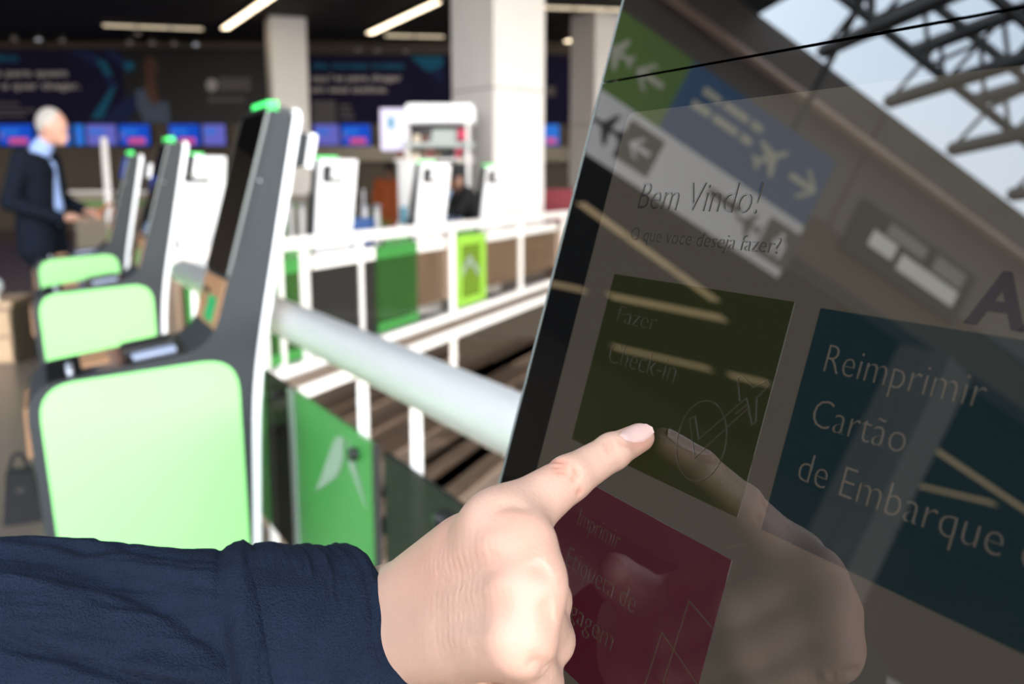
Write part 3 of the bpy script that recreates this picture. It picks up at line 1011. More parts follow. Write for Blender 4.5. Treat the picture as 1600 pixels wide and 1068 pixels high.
HAND = [
    ('c', hp(300, 1020, .390), W1, .024, .0180, .01), ('c', hp(300, 1070, .378), W2, .024, .0175, .012),
    ('c', W1, I0, .0130, .0125, .012), ('c', W1 * .5 + W2 * .5, M0, .0130, .0122, .012), ('c', W2 * .8 + W1 * .2, G0, .0130, .0122, .012), ('c', W2, K0, .0130, .0120, .012),
    ('c', W1, hp(735, 868, .338), .0120, .0125, .012), ('c', W2, hp(735, 985, .330), .012, .0125, .012),
    ('e', hp(818, 846, .302), (.0088, .0088, .0088), .008),
    ('e', hp(838, 908, .293), (.0085, .0085, .0085), .008),
    ('c', I0, I1, .0124, .0084, .009), ('c', I1, I2, .0084, .0071, .003), ('c', I2, I3, .0070, .0060, .003),
    ('c', M0, M1, .0110, .0096, .005), ('c', M1, M2, .0096, .0085, .004),
    ('c', G0, G1, .0108, .0094, .004), ('c', G1, G2, .0092, .0082, .004),
    ('c', K0, K1, .0100, .0086, .004), ('c', K1, K2, .0084, .0074, .004),
    ('c', M2, hp(755, 985, .352), .0085, .007, .004), ('c', G2, hp(750, 1030, .345), .0082, .0068, .004), ('c', K2, hp(745, 1075, .335), .0074, .0062, .004),
    ('c', T0, T1, .0150, .0115, .010), ('c', T1, T2, .0112, .0098, .006), ('c', T2, T3, .0098, .0080, .005),
]
pts = np.array([p for pr in HAND if pr[0] == 'c' for p in pr[1:3]])
HLO, HHI = pts.min(0) - .034, pts.max(0) + .034
skin = mat('skin', (.51, .31, .23), .5, var=.10, vscale=45, bump=.12, bscale=700, sss=.1)
n_ = skin.node_tree
b_ = n_.nodes['Principled BSDF']
hv, hf = surface(HAND, HLO, HHI, .0010)
for _ in range(6):
    nb = np.zeros_like(hv)
    ct = np.zeros(len(hv))
    for i in range(4):
        for j in (1, 3):
            np.add.at(nb, hf[:, i], hv[hf[:, (i + j) % 4]])
            np.add.at(ct, hf[:, i], 1)
    hv = .5 * hv + .5 * nb / np.maximum(ct, 1)[:, None]
def march(P):
    d_ = np.array([ray(*q) for q in P])
    t_ = np.full(len(d_), .24)
    for _ in range(120):
        t_ = t_ + field(HAND, C + d_ * t_[:, None]) * .8
    return C + d_ * t_[:, None]
def normals(P):
    e = 2e-4
    g_ = np.stack([(field(HAND, P + np.eye(3)[i] * e) - field(HAND, P - np.eye(3)[i] * e)) / (2 * e) for i in range(3)], 1)
    return g_ / np.linalg.norm(g_, axis=1)[:, None]
hn = normals(hv)
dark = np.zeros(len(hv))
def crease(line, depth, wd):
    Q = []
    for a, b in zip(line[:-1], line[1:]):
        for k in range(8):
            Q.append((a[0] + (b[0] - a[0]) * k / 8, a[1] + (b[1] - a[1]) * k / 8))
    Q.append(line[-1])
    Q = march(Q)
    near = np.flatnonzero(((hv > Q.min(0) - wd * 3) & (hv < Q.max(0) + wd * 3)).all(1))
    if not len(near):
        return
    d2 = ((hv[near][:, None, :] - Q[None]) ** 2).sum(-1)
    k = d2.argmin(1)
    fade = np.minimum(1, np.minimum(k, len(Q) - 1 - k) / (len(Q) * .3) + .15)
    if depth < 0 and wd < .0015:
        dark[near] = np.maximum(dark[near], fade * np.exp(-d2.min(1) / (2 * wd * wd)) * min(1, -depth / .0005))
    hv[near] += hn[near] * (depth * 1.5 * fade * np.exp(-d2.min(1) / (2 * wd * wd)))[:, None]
for line, dp, wd in (
        ([(850, 726), (861, 720), (876, 719), (888, 724)], -.0005, .0009), ([(862, 730), (876, 727), (888, 731)], -.0004, .0009), ([(866, 738), (878, 735), (890, 740)], -.0003, .0008),
        ([(898, 724), (901, 740), (892, 754)], -.0004, .0009), ([(904, 728), (908, 744)], -.0003, .0008), ([(856, 722), (866, 712)], -.0003, .0008),
        ([(944, 688), (950, 700), (950, 710)], -.00025, .0008), ([(952, 684), (958, 696), (957, 706)], -.00025, .0008), ([(904, 762), (907, 775)], -.0004, .0010),
        ([(962, 684), (972, 692), (990, 697), (1006, 694)], -.0003, .0008),
        ([(770, 792), (800, 786), (828, 796)], -.0006, .0022), ([(838, 872), (846, 886), (856, 880)], -.0007, .0030), ([(846, 936), (858, 956), (868, 950)], -.0006, .0030),
        ([(660, 884), (720, 866), (796, 842)], .0007, .0032), ([(670, 940), (740, 925), (815, 902)], .0006, .0032), ([(680, 1000), (750, 995), (815, 980)], .0005, .0035),
        ([(690, 910), (750, 892), (800, 872)], -.0006, .0040), ([(700, 965), (760, 958), (805, 942)], -.0006, .0040),
        ([(820, 1030), (850, 1040), (870, 1062)], -.0010, .0020)):
    crease(line, dp, wd)
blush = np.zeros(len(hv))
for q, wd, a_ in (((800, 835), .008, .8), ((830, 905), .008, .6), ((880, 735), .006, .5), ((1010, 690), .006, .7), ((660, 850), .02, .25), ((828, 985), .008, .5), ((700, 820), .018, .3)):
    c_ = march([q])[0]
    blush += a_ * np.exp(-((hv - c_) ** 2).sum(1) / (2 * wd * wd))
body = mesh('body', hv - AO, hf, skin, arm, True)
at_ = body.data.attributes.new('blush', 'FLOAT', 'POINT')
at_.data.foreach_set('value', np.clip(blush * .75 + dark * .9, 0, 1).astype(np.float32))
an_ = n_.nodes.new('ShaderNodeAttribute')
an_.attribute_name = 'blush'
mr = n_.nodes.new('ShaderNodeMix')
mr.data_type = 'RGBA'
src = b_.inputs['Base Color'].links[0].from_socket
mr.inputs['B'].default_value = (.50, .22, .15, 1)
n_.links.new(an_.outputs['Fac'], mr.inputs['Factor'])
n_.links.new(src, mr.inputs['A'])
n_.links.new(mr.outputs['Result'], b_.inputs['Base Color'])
# fingernail: lies on the finger, bounded by its outline
NAIL = np.array([(968, 680), (973, 673), (984, 667), (998, 662), (1010, 662), (1019, 667), (1022, 675), (1016, 683), (1005, 690), (990, 691), (977, 687)], float)
mid = NAIL.mean(0)
rings, nn_ = 7, len(NAIL) * 3
out = []
for k in range(rings + 1):
    for i in range(nn_):
        a = NAIL[i // 3]
        b = NAIL[(i // 3 + 1) % len(NAIL)]
        q = a + (b - a) * (i % 3) / 3
        q = mid + (q - mid) * (k / rings)
        out.append(q)
out = np.array(out)
dirs = np.array([ray(*q) for q in out])
t = np.full(len(out), .30)
for _ in range(90):
    t = t + field(HAND, C + dirs * t[:, None]) * .8
bad = (np.abs(field(HAND, C + dirs * t[:, None])) > .0008) | (t > .40)
t[bad] = np.interp(np.flatnonzero(bad), np.flatnonzero(~bad), t[~bad])
nv = C + dirs * t[:, None]
eps = 1e-4
gr = np.stack([(field(HAND, nv + np.eye(3)[i] * eps) - field(HAND, nv - np.eye(3)[i] * eps)) / (2 * eps) for i in range(3)], 1)
gr /= np.linalg.norm(gr, axis=1)[:, None]
lift = np.repeat(np.sqrt(np.clip(1 - (np.arange(rings + 1) / rings) ** 4, 0, 1)) * .0005 + .00008, nn_)
nv = nv + gr * lift[:, None] - AO
nf = [(k * nn_ + i, k * nn_ + (i + 1) % nn_, (k + 1) * nn_ + (i + 1) % nn_, (k + 1) * nn_ + i) for k in range(rings) for i in range(nn_)]
mat('nail', (.62, .40, .35), .28)
nail = mesh('fingernail', nv, nf, 'nail', arm, True)

# sleeve
def vnoise(x, y, seed=0):
    xi, yi = np.floor(x).astype(int), np.floor(y).astype(int)
    def h(a, b):
        n = (a * 374761393 + b * 668265263 + seed * 974711) & 0x7fffffff
        n = ((n ^ (n >> 13)) * 1274126177) & 0x7fffffff
        return (n & 0xffff) / 65535.0
    fx, fy = x - xi, y - yi
    fx, fy = fx * fx * (3 - 2 * fx), fy * fy * (3 - 2 * fy)
    return (h(xi, yi) * (1 - fx) + h(xi + 1, yi) * fx) * (1 - fy) + (h(xi, yi + 1) * (1 - fx) + h(xi + 1, yi + 1) * fx) * fy
NL, NA = 420, 300
E0, E1, E2 = cp(566, 1074, .402), cp(0, 1068, .372), cp(-520, 1120, .335)
Ls = np.linalg.norm(E1 - E0)
L2 = np.linalg.norm(E2 - E1)
tot = Ls + L2
uu = np.linspace(0, 1, NL)
dist = uu * tot
cen = np.where((dist < Ls)[:, None], E0 + (E1 - E0) * np.minimum(dist / Ls, 1)[:, None], E1 + (E2 - E1) * np.clip((dist - Ls) / L2, 0, 1)[:, None])
ax = (E0 - E1) / Ls
qa = np.cross(ax, UV)
qa /= np.linalg.norm(qa)
ua = np.cross(qa, ax)
th = np.linspace(0, 2 * np.pi, NA, endpoint=False)
D, TH = np.meshgrid(dist, th, indexing='ij')
cuff = .058 + .004 * np.sin(TH * 2 + 1.0)      # length of the turned cuff
per = np.mod(TH + np.pi, 2 * np.pi) / (2 * np.pi)
rr = .0575 + .001 * np.sin(TH * 3 + .7)
wob = np.cos(TH)
rad = rr + .0005 * np.sin(D * 60)
incuff = 1 / (1 + np.exp((D - cuff) / .0012))
x8 = per * 8
# body of the sleeve: long slanting folds
f1 = vnoise(np.mod(per * 15 + D * 13, 15), D * 9, 3)
f2 = vnoise(np.mod(per * 30 + D * 20, 30), D * 14, 5)
f3 = vnoise(np.mod(per * 70 + D * 30, 70), D * 36, 9)
fold = -.0050 * np.exp(-((f1 - .5) / .08) ** 2) - .0026 * np.exp(-((f2 - .5) / .08) ** 2) + .0030 * (f3 - .5)
fold += .004 * (vnoise(per * 5, D * 14, 11) - .5) + .0016 * (vnoise(per * 150, D * 70, 13) - .5)
arm_r = rad + .0015 + fold
# cuff: fine gathers that run round the wrist
g1 = vnoise(per * 7, D * 420 + 3 * vnoise(per * 9, D * 30, 2), 21)
g2 = vnoise(per * 14, D * 150, 23)
cuff_r = rad + .0030 + .0020 * (g1 - .5) + .0022 * (g2 - .5) + .0010 * (vnoise(per * 60, D * 330, 27) - .5) + .0012 * np.exp(-((D - .004) / .003) ** 2)
r_all = arm_r * (1 - incuff) + cuff_r * incuff
r_all += .0016 * np.exp(-((D - cuff + .006) / .003) ** 2) - .0012 * np.exp(-((D - cuff - .0015) / .0018) ** 2)
r_all += .011 * np.clip(np.sin(TH) + .15, 0, 1) * np.exp(-D / .045)      # the cuff stands off the wrist
edge = (-.0105 * np.cos(TH) + .0200 * np.sin(TH)) * np.exp(-D / .06) + .0035 * (vnoise(per * 6, 0 * D, 31) - .5) * np.exp(-D / .03)
V = cen[:, None, :] + (np.cos(TH) * r_all)[..., None] * ua + (np.sin(TH) * r_all)[..., None] * qa + (edge)[..., None] * ax
V = V.reshape(-1, 3)
faces = [(i * NA + j, i * NA + (j + 1) % NA, (i + 1) * NA + (j + 1) % NA, (i + 1) * NA + j) for i in range(NL - 1) for j in range(NA)]
# inner lining of the opening and closed elbow end
base = len(V)
ring = V[:NA]
inner = []
for d_, s_ in ((.0006, .985), (.002, .962), (.02, .955), (.05, .94)):
    inner.append(E0 - ax * d_ + (ring - E0) * s_)
V = np.concatenate([V] + inner + [E2[None, :] - ax * .02])
prev = list(range(NA))
for k in range(4):
    cur = [base + k * NA + j for j in range(NA)]
    faces += [(prev[(j + 1) % NA], prev[j], cur[j], cur[(j + 1) % NA]) for j in range(NA)]
    prev = cur
last = (NL - 1) * NA
faces += [(last + j, last + (j + 1) % NA, len(V) - 1) for j in range(NA)]
slm = mat('sleeve', (.0085, .0132, .027), .95, spec=.12, var=.30, vscale=70, bump=1.0, bscale=1100)
slv = mesh('sleeve', V - AO, faces, slm, arm, True)

# ================================================================== people in the background
def person(label, loc, rz, J, skin_m, hair_m, top_m, leg_m, h=.013, group=None, jacket=True, shirt=None, tie=None, top_len=.86, bald=0., scale=1.):
    root = thing('person', label, 'person', loc, rz, group)
    root.scale = (scale,) * 3
    g = lambda k: np.array(J[k], float)
    S = []
    head, neck, chest, pel = g('head'), g('neck'), g('chest'), g('pelvis')
    fwd = np.array(J.get('face', (1, 0, 0)), float)
    fwd /= np.linalg.norm(fwd)
    S += [('e', head, (.097, .079, .118), .02), ('c', head + np.array([.02, 0, -.06]) * [1, 1, 1], head + fwd * .055 + np.array([0, 0, -.075]), .05, .035, .02),
          ('c', head + fwd * .085 + np.array([0, 0, -.005]), head + fwd * .105 + np.array([0, 0, -.03]), .012, .015, .012),
          ('c', head + fwd * .075 + np.array([0, 0, .03]), head + fwd * .078 + np.array([0, .03, .03]), .014, .012, .012),
          ('c', head + fwd * .075 + np.array([0, 0, .03]), head + fwd * .078 + np.array([0, -.03, .03]), .014, .012, .012),
          ('e', head + np.array([-.01, .078, -.01]), (.02, .012, .032), .006), ('e', head + np.array([-.01, -.078, -.01]), (.02, .012, .032), .006),
          ('sub', head + fwd * .096 + np.array([0, -.012, -.062]), head + fwd * .096 + np.array([0, .012, -.062]), .004, .004, .006),
          ('c', neck, head + np.array([-.01, 0, -.05]), .055, .052, .03)]
    body_p = list(S)
    tops, legs = [], []
    def add(lst, a, b, ra, rb, k, infl):
        body_p.append(('c', a, b, ra, rb, k))
        lst.append(('c', a, b, ra + infl, rb + infl, k))
    yv = np.array(J.get('side', (0, 1, 0)), float)
    for s in (-1, 1):
        add(tops, chest + yv * s * .075, pel + yv * s * .065, .115, .105, .06, .016)
    add(tops, chest + yv * .13 + up(.05), chest - yv * .13 + up(.05), .085, .085, .06, .016)
    for sd in ('r', 'l'):
        add(tops, g('sh_' + sd), g('el_' + sd), .056, .042, .03, .016)
        add(tops, g('el_' + sd), g('wr_' + sd), .042, .030, .02, .014)
        add(legs, g('hip_' + sd), g('kn_' + sd), .082, .056, .03, .018)
        add(legs, g('kn_' + sd), g('an_' + sd), .056, .040, .02, .022)
        w_, hd = g('wr_' + sd), g('ha_' + sd)
        d = (hd - w_) / np.linalg.norm(hd - w_)
        body_p += [('c', w_, hd, .028, .030, .02)]
        px = np.cross(d, np.array([0, 0, 1.]))
        px /= np.linalg.norm(px) + 1e-9
        for i in range(4):
            f0 = hd + px * (i - 1.5) * .018 + d * .02
            body_p += [('c', f0, f0 + d * .045 - up(.012), .010, .009, .006), ('c', f0 + d * .045 - up(.012), f0 + d * .06 - up(.04), .009, .008, .006)]
        body_p += [('c', w_ + d * .03 + px * .03, hd + px * .05 + d * .03, .012, .010, .01)]
        an = g('an_' + sd)
        body_p += [('c', an - up(.03), an + np.array([.10, 0, -.05]), .035, .03, .03)]
    legs.append(('c', pel + yv * .06, pel - yv * .06, .125, .125, .05))
    if jacket and top_len < .9:
        for s in (-1, 1):
            tops.append(('c', pel + yv * s * .07, np.array([pel[0], pel[1], top_len]) + yv * s * .08, .125, .135, .05))
    allp = np.array([q for p_ in body_p if p_[0] == 'c' for q in p_[1:3]])
    lo, hi = allp.min(0) - .2, allp.max(0) + .2
    body_mesh('body', body_p, lo, hi, h, skin_m, root, 1)
    body_mesh('jacket' if jacket else 'top', tops, lo, hi, h, top_m, root, 1)
    body_mesh('trousers', legs, lo, hi, h, leg_m, root, 1)
    hair = [('e', head + np.array([-.018, 0, .018]) * 1.0, (.099, .086, .114), .01), ('pl', fwd * .8 - up(.6), (head @ (fwd * .8 - up(.6))) + .012 - bald, 0), ('pl', -up(1), -(head[2] - .05), 0)]
    body_mesh('hair', hair, lo, hi, h * .8, hair_m, root, 1)
    for s in (-1, 1):
        an = g('an_r' if s < 0 else 'an_l')
        body_mesh('shoe', [('c', an + np.array([-.03, 0, -.055]), an + np.array([.15, 0, -.065]), .042, .034, .03), ('pl', -up(1), -(an[2] - .10), 0)], an - .2, an + .3, .014, 'black_cloth', root, 1)
    if shirt:
        q0, q1 = chest + fwd * .085 + up(.10), chest + fwd * .125 - up(.14)
        q2 = pel + fwd * .118 + up(.04)
        sh = body_mesh('shirt', [('c', neck + np.array([.0, 0, -.01]), neck + np.array([.03, 0, .03]), .072, .066, .02), ('c', q0, q1, .058, .045, .02), ('c', q1, q2, .045, .018, .02)], lo, hi, h * .8, shirt, root, 1)
        if tie:
            body_mesh('tie', [('c', q0 + fwd * .04 + up(.0), q1 + fwd * .036, .018, .024, .01), ('c', q1 + fwd * .036, q2 + fwd * .012, .024, .018, .01)], lo, hi, h * .7, tie, root, 1)
    return root

STAND = dict(head=(.03, 0, 1.66), neck=(0, 0, 1.50), chest=(0, 0, 1.32), pelvis=(-.01, 0, .97), face=(1, 0, -.1),
             sh_r=(-.01, -.19, 1.43), el_r=(-.04, -.25, 1.14), wr_r=(.03, -.25, .90), ha_r=(.05, -.25, .82),
             sh_l=(-.01, .19, 1.43), el_l=(-.04, .25, 1.14), wr_l=(.03, .25, .90), ha_l=(.05, .25, .82),
             hip_r=(0, -.09, .93), kn_r=(.02, -.10, .50), an_r=(-.02, -.10, .10), hip_l=(0, .09, .93), kn_l=(.02, .10, .50), an_l=(-.02, .10, .10))
mp = at_Y(72, 288, 6.75)
J = dict(STAND)
J.update(head=(.085, 0, 1.66), face=(1, 0, -.6), neck=(-.02, 0, 1.50), chest=(-.05, 0, 1.32), pelvis=(-.06, 0, .97), sh_r=(-.06, -.20, 1.43), sh_l=(-.04, .19, 1.43), hip_r=(-.05, -.09, .93), hip_l=(-.05, .09, .93), kn_r=(-.02, -.10, .50), kn_l=(-.02, .10, .50), an_r=(-.06, -.10, .10), an_l=(-.06, .10, .10), el_r=(-.13, -.28, 1.13), wr_r=(.17, -.20, 1.02), ha_r=(.25, -.15, 1.02), el_l=(-.02, .25, 1.14), wr_l=(.22, .10, 1.06), ha_l=(.30, .04, 1.05))
RZM = math.radians(2)
man = person('grey haired man in a dark suit looking down at his phone', (mp[0], mp[1], 0), RZM, J, 'skin_far', 'hair_grey', 'suit', 'suit', .011, jacket=True, shirt='shirt_blue', tie='tie_blue', top_len=.80, bald=.015, scale=1.03)
def man_pt(x, y, z):
    c_, s_ = math.cos(RZM), math.sin(RZM)
    return (mp[0] + 1.03 * (x * c_ - y * s_), mp[1] + 1.03 * (x * s_ + y * c_), 1.03 * z)
ph = thing('phone', 'mobile phone with orange case held by the man in the suit', 'phone', man_pt(.37, -.03, 1.045), RZM)
M = Matrix.Rotation(math.radians(-35), 4, 'Y')
MB().rbox((-.005, -.04, .0), (.13, .04, .010), .012, M).build('case', 'orange_phone', ph)
MB().rbox((.0, -.036, .010), (.125, .036, .012), .010, M).build('phone_screen', 'phone', ph)

op = at_Y(608, 288, 14.5)
J2 = dict(STAND)
person('person in a long orange tunic seen from behind by the booth', (op[0], op[1], 0), math.radians(75), J2, 'skin_dark', 'hair_black', 'orange_cloth', 'black_cloth', .02, top_len=.45, scale=.93)
bp = at_Y(738, 288, 11.35)
J3 = dict(STAND)
J3.update(head=(.30, 0, 1.36), neck=(.20, 0, 1.24), chest=(.10, 0, 1.10), pelvis=(-.06, 0, .86), face=(1, 0, -.7),
          sh_r=(.13, -.19, 1.20), el_r=(.22, -.26, .96), wr_r=(.44, -.16, .98), ha_r=(.51, -.12, 1.0),
          sh_l=(.13, .19, 1.20), el_l=(.25, .25, .95), wr_l=(.46, .10, .96), ha_l=(.53, .06, .98),
          hip_r=(-.04, -.09, .82), kn_r=(.05, -.10, .45), hip_l=(-.04, .09, .82), kn_l=(.05, .10, .45))
person('person in a black top leaning over between two white backed kiosks', (bp[0], bp[1], 0), math.radians(200), J3, 'skin_dark', 'hair_black', 'black_cloth', 'navy_cloth', .017, top_len=.9)
pb = at_Y(716, 288, 11.95)
person('person in pale blue and grey behind the leaning one', (pb[0], pb[1], 0), math.radians(230), dict(STAND), 'skin_far', 'hair_black', 'pale_blue_cloth', 'grey_cloth', .02, top_len=.9, scale=.83)

# ================================================================== far wall: banners, monitors, counters
YW = 25.85
def wall_pt(x, y, Y=YW):
    return at_Y(x, y, Y)
def wall_rect(name, x0, y0, x1, y1, m, parent, org, d0, d1):
    a, b = wall_pt(x0, y1), wall_pt(x1, y0)
    return MB().box((a[0] - org[0], -d1, a[2] - org[2]), (b[0] - org[0], -d0, b[2] - org[2])).build(name, m, parent)
def wall_poly(name, pts, m, parent, org, d0, d1):
    P = [wall_pt(x, y) - org for x, y in pts]
    n = len(P)
    v = [(p[0], -d0, p[2]) for p in P] + [(p[0], -d1, p[2]) for p in P]
    return mesh(name, v, [tuple(range(n)), tuple(range(n, 2 * n))] + [(i, (i + 1) % n, n + (i + 1) % n, n + i) for i in range(n)], m, parent)
def wall_text(body, x0, x1, ybase, caph, m, parent, org, d=.02):
    a, b = wall_pt(x0, ybase), wall_pt(x1, ybase)
    s = caph / FPX * YW * 1.0
    tx = text_mesh('text', body, 0, 0, b[0] - a[0], s / .69, m, parent, basis((a[0] - org[0], -d, a[2] - org[2]), (1, 0, 0), (0, 0, 1), (0, -1, 0)), thin=.01, ext=.002)
    tx['kind'] = 'stuff'
    return tx
def oval(cx, cy, rx, ry, n=18):
    return [(cx + rx * math.cos(2 * math.pi * i / n), cy + ry * math.sin(2 * math.pi * i / n)) for i in range(n)]

o1 = wall_pt(200, 193) * [1, 0, 1] + np.array([0, YW, 0])
ba = thing('wall_banner', 'long dark banner with a woman and white lettering on the far wall', 'banner', o1)
wall_rect('backing', -70, 76, 412, 193, 'banner_black', ba, o1, -.05, 0)
wall_rect('print', -70, 78, 190, 192, 'banner', ba, o1, 0, .006)
wall_poly('cyan_arrow', [(105, 78), (150, 82), (183, 132), (172, 140), (158, 108)], 'banner_navy', ba, o1, .006, .010)
wall_poly('cyan_arrow', [(150, 92), (166, 96), (176, 118), (166, 118)], 'banner_cyan', ba, o1, .010, .014)
wall_poly('cyan_arrow', [(172, 140), (183, 132), (160, 185), (142, 185)], 'banner_cyan', ba, o1, .006, .010)
wall_poly('navy_band', [(160, 78), (178, 78), (210, 108), (200, 114)], 'banner_navy', ba, o1, .006, .010)
wall_poly('cyan_spot', oval(202, 103, 8, 8), 'banner_cyan', ba, o1, .010, .014)
wall_poly('navy_band', [(150, 190), (205, 148), (222, 156), (200, 190)], 'banner_navy', ba, o1, .006, .010)
fig = wall_poly('woman_hair', oval(234, 112, 22, 30), 'banner_hair', ba, o1, .014, .018)
wall_poly('woman_face', oval(236, 106, 10, 18), 'banner_skin', fig, o1, .018, .022)
wall_poly('woman_neck', [(228, 118), (242, 118), (250, 166), (226, 164)], 'banner_skin', fig, o1, .017, .020)
wall_poly('woman_jacket', [(212, 140), (226, 138), (238, 166), (252, 158), (264, 160), (266, 192), (226, 192), (214, 164)], 'banner_denim', fig, o1, .020, .024)
wall_text('destino', -40, 30, 96, 12, 'banner_cyan', ba, o1)
wall_text('opções para quem', -62, 106, 119, 10, 'banner_white', ba, o1)
wall_text('ama viajar e quer chegar.', -88, 126, 139, 10, 'banner_white', ba, o1)
for (x0, x1, y) in ((-10, 30, 160), (-10, 55, 170), (-10, 40, 178)):
    wall_rect('small_print', x0, y, x1, y + 4, 'banner_grey', ba, o1, .006, .010)
wall_poly('logo', oval(331, 133, 9, 10), 'banner_white', ba, o1, .004, .010)
for i in range(5):
    wall_rect('logo_lettering', 343 + i * 10, 121, 351 + i * 10, 142, 'banner_grey', ba, o1, .004, .010)
for i in range(4):
    wall_rect('small_print', 325 + i * 15, 152, 337 + i * 15, 159, 'banner_grey', ba, o1, .004, .008)
o2 = wall_pt(590, 193) * [1, 0, 1] + np.array([0, YW, 0])
bb = thing('wall_banner', 'dark blue banner with cyan heading between the pillar and column', 'banner', o2)
wall_rect('backing', 470, 84, 900, 194, 'banner_black', bb, o2, -.05, 0)
wall_rect('print', 472, 86, 892, 193, 'banner', bb, o2, 0, .006)
wall_text('de novas rotas', 488, 632, 107, 9, 'banner_cyan', bb, o2)
wall_text('opções para chegar', 486, 628, 126, 8.5, 'banner_white', bb, o2)
wall_text('em seus sonhos.', 486, 606, 144, 9, 'banner_white', bb, o2)
wall_poly('cyan_arrow', [(640, 88), (692, 88), (692, 104), (668, 112)], 'banner_cyan', bb, o2, .006, .010)
wall_poly('cyan_arrow', [(668, 112), (692, 104), (692, 132)], 'banner_navy', bb, o2, .006, .010)
wall_rect('blank_square', 489, 157, 524, 194, 'banner_grey', bb, o2, .006, .010)
for i in range(3):
    wall_rect('small_print', 530, 163 + i * 9, 548 + 3 * i, 168 + i * 9, 'banner_grey', bb, o2, .006, .010)
wall_rect('lettering', 840, 135, 868, 150, 'banner_grey', bb, o2, .006, .010)

mons = [(-52, -4, 'mon_blue', 1), (0, 54, 'mon_blue', 1), (60, 112, 'mon_light', 1), (118, 134, 'mon_light', 0), (137, 184, 'mon_violet', 0), (188, 236, 'mon_blue', 1), (266, 314, 'mon_blue', 1), (318, 354, 'mon_violet', 0), (491, 531, 'mon_violet', 0), (534, 580, 'mon_blue', 1), (845, 874, 'mon_light', 1)]
for i, (x0, x1, m, pink) in enumerate(mons):
    lab = ['blue flight monitor at the extreme left edge', 'blue flight monitor left of the head of the man', 'light blue flight monitor behind the head of the man', 'narrow light blue monitor just right of the head of the man', 'violet flight monitor over the thin white pole', 'blue flight monitor under the woman on the banner', 'blue flight monitor behind the top of the middle kiosk', 'violet flight monitor left of the nearest kiosk top', 'violet flight monitor right of the grey pillar', 'blue flight monitor left of the white booth', 'light blue flight monitor right of the white column'][i]
    o = wall_pt((x0 + x1) / 2, 228, 25.6)
    mo = thing('flight_monitor', lab, 'monitor', o, 0, 'flight monitors in a row on the far wall')
    sc_ = 25.6 / FPX * 1.0
    wd, ht = (x1 - x0) * sc_, 33 * sc_
    MB().box((-wd / 2, -.02, 0), (wd / 2, .10, ht)).build('housing', 'frame_black', mo)
    sm = MB().box((-wd / 2 + .02, -.03, .02), (wd / 2 - .02, -.02, ht - .02)).build('monitor_screen', m, mo)
    MB().box((-wd * .42, -.036, ht * .55), (wd * .1, -.03, ht * .75)).build('lettering', 'mon_light', sm)
    MB().box((-wd * .45, -.036, ht * .3), (-wd * .33, -.03, ht * .6)).build('emblem', 'mon_violet', sm)
    if pink:
        MB().box((-wd * .20, -.036, .06), (wd * .33, -.03, ht * .36)).build('pink_field', 'mon_pink', sm)
    MB().box((-.03, .06, ht * .4), (.03, .38, ht * .6)).build('bracket', 'dark_metal', mo)

tr = wall_pt(380, 252, 25.3)
t2 = wall_pt(960, 229, 25.3)
struct(MB().box((tr[0], 25.3, tr[2]), (t2[0], 25.95, t2[2])).build('trim_1', 'counter_beige'))

def counter(px0, px1, py, Y, lab, hgt=1.05):
    a, b = at_Y(px0, 288, Y), at_Y(px1, 288, Y)
    c = thing('check_in_counter', lab, 'counter', ((a[0] + b[0]) / 2, Y, 0), 0, 'check-in counters')
    L = (b[0] - a[0]) / 2
    MB().box((-L, 0, 0), (L, .6, hgt)).build('front', 'counter_beige', c)
    MB().box((-L - .04, -.08, hgt), (L + .04, .66, hgt + .05)).build('worktop', 'white_paint', c)
    MB().box((-L, -.01, .78 * hgt), (L, 0, .86 * hgt)).build('green_stripe', 'leaf', c)
counter(112, 168, 300, 17.5, 'white topped check-in counter between the man and the thin pole', 1.12)
counter(170, 260, 300, 19.5, 'check-in counter behind the farthest green kiosk', 1.1)
counter(440, 478, 300, 17.0, 'check-in counter left of the white backed kiosk', 1.1)
counter(845, 960, 300, 20.0, 'check-in counter right of the large column', .75)

pl = at_Y(170, 318, 12.0)
pt = at_Y(167, 215, 12.0)
po = thing('pole', 'thin cream pole standing beyond the man in the suit', 'pole', (pl[0], 12.0, 0))
MB().tube((0, 0, .02), (0, 0, pt[2]), .045, n=12).build('shaft', 'column', po, True)
MB().lathe([(0, .03), (.2, .03), (.22, 0)], 20).build('foot', 'column', po, True)

# white sales booth by the column
YB = 12.4
bo = at_Y(668, 288, YB)
bo[2] = 0
booth = thing('sales_booth', 'white sales booth with rounded header beside the large column', 'booth', bo)
pz = lambda y: CAMZ + (288 - y) / FPX * YB * 1.0
pxw = lambda x: (x - 668) / FPX * YB
Mx = Matrix.Rotation(math.pi / 2, 4, 'X')
def bbox(name, x0, x1, y0, y1, m, d0, d1, parent=booth, r=0):
    lo, hi = (pxw(x0), pz(y1), -d1), (pxw(x1), pz(y0), -d0)
    mb = MB().rbox(lo, hi, r, Mx) if r else MB().box(lo, hi, Mx)
    return mb.build(name, m, parent)
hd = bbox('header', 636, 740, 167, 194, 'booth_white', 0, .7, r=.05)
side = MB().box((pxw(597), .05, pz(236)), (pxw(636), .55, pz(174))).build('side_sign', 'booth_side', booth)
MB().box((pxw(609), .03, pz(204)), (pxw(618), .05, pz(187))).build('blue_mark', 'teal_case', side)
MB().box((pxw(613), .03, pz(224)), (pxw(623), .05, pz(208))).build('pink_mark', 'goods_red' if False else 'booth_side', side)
bbox('back_panel', 638, 734, 194, 236, 'frame_black', .55, .6)
bbox('post', 636, 641, 194, 345, 'white_paint', 0, .06)
bbox('post', 728, 734, 194, 345, 'white_paint', 0, .06)
bbox('counter_top', 632, 740, 225, 232, 'goods_grey', -.05, .6)
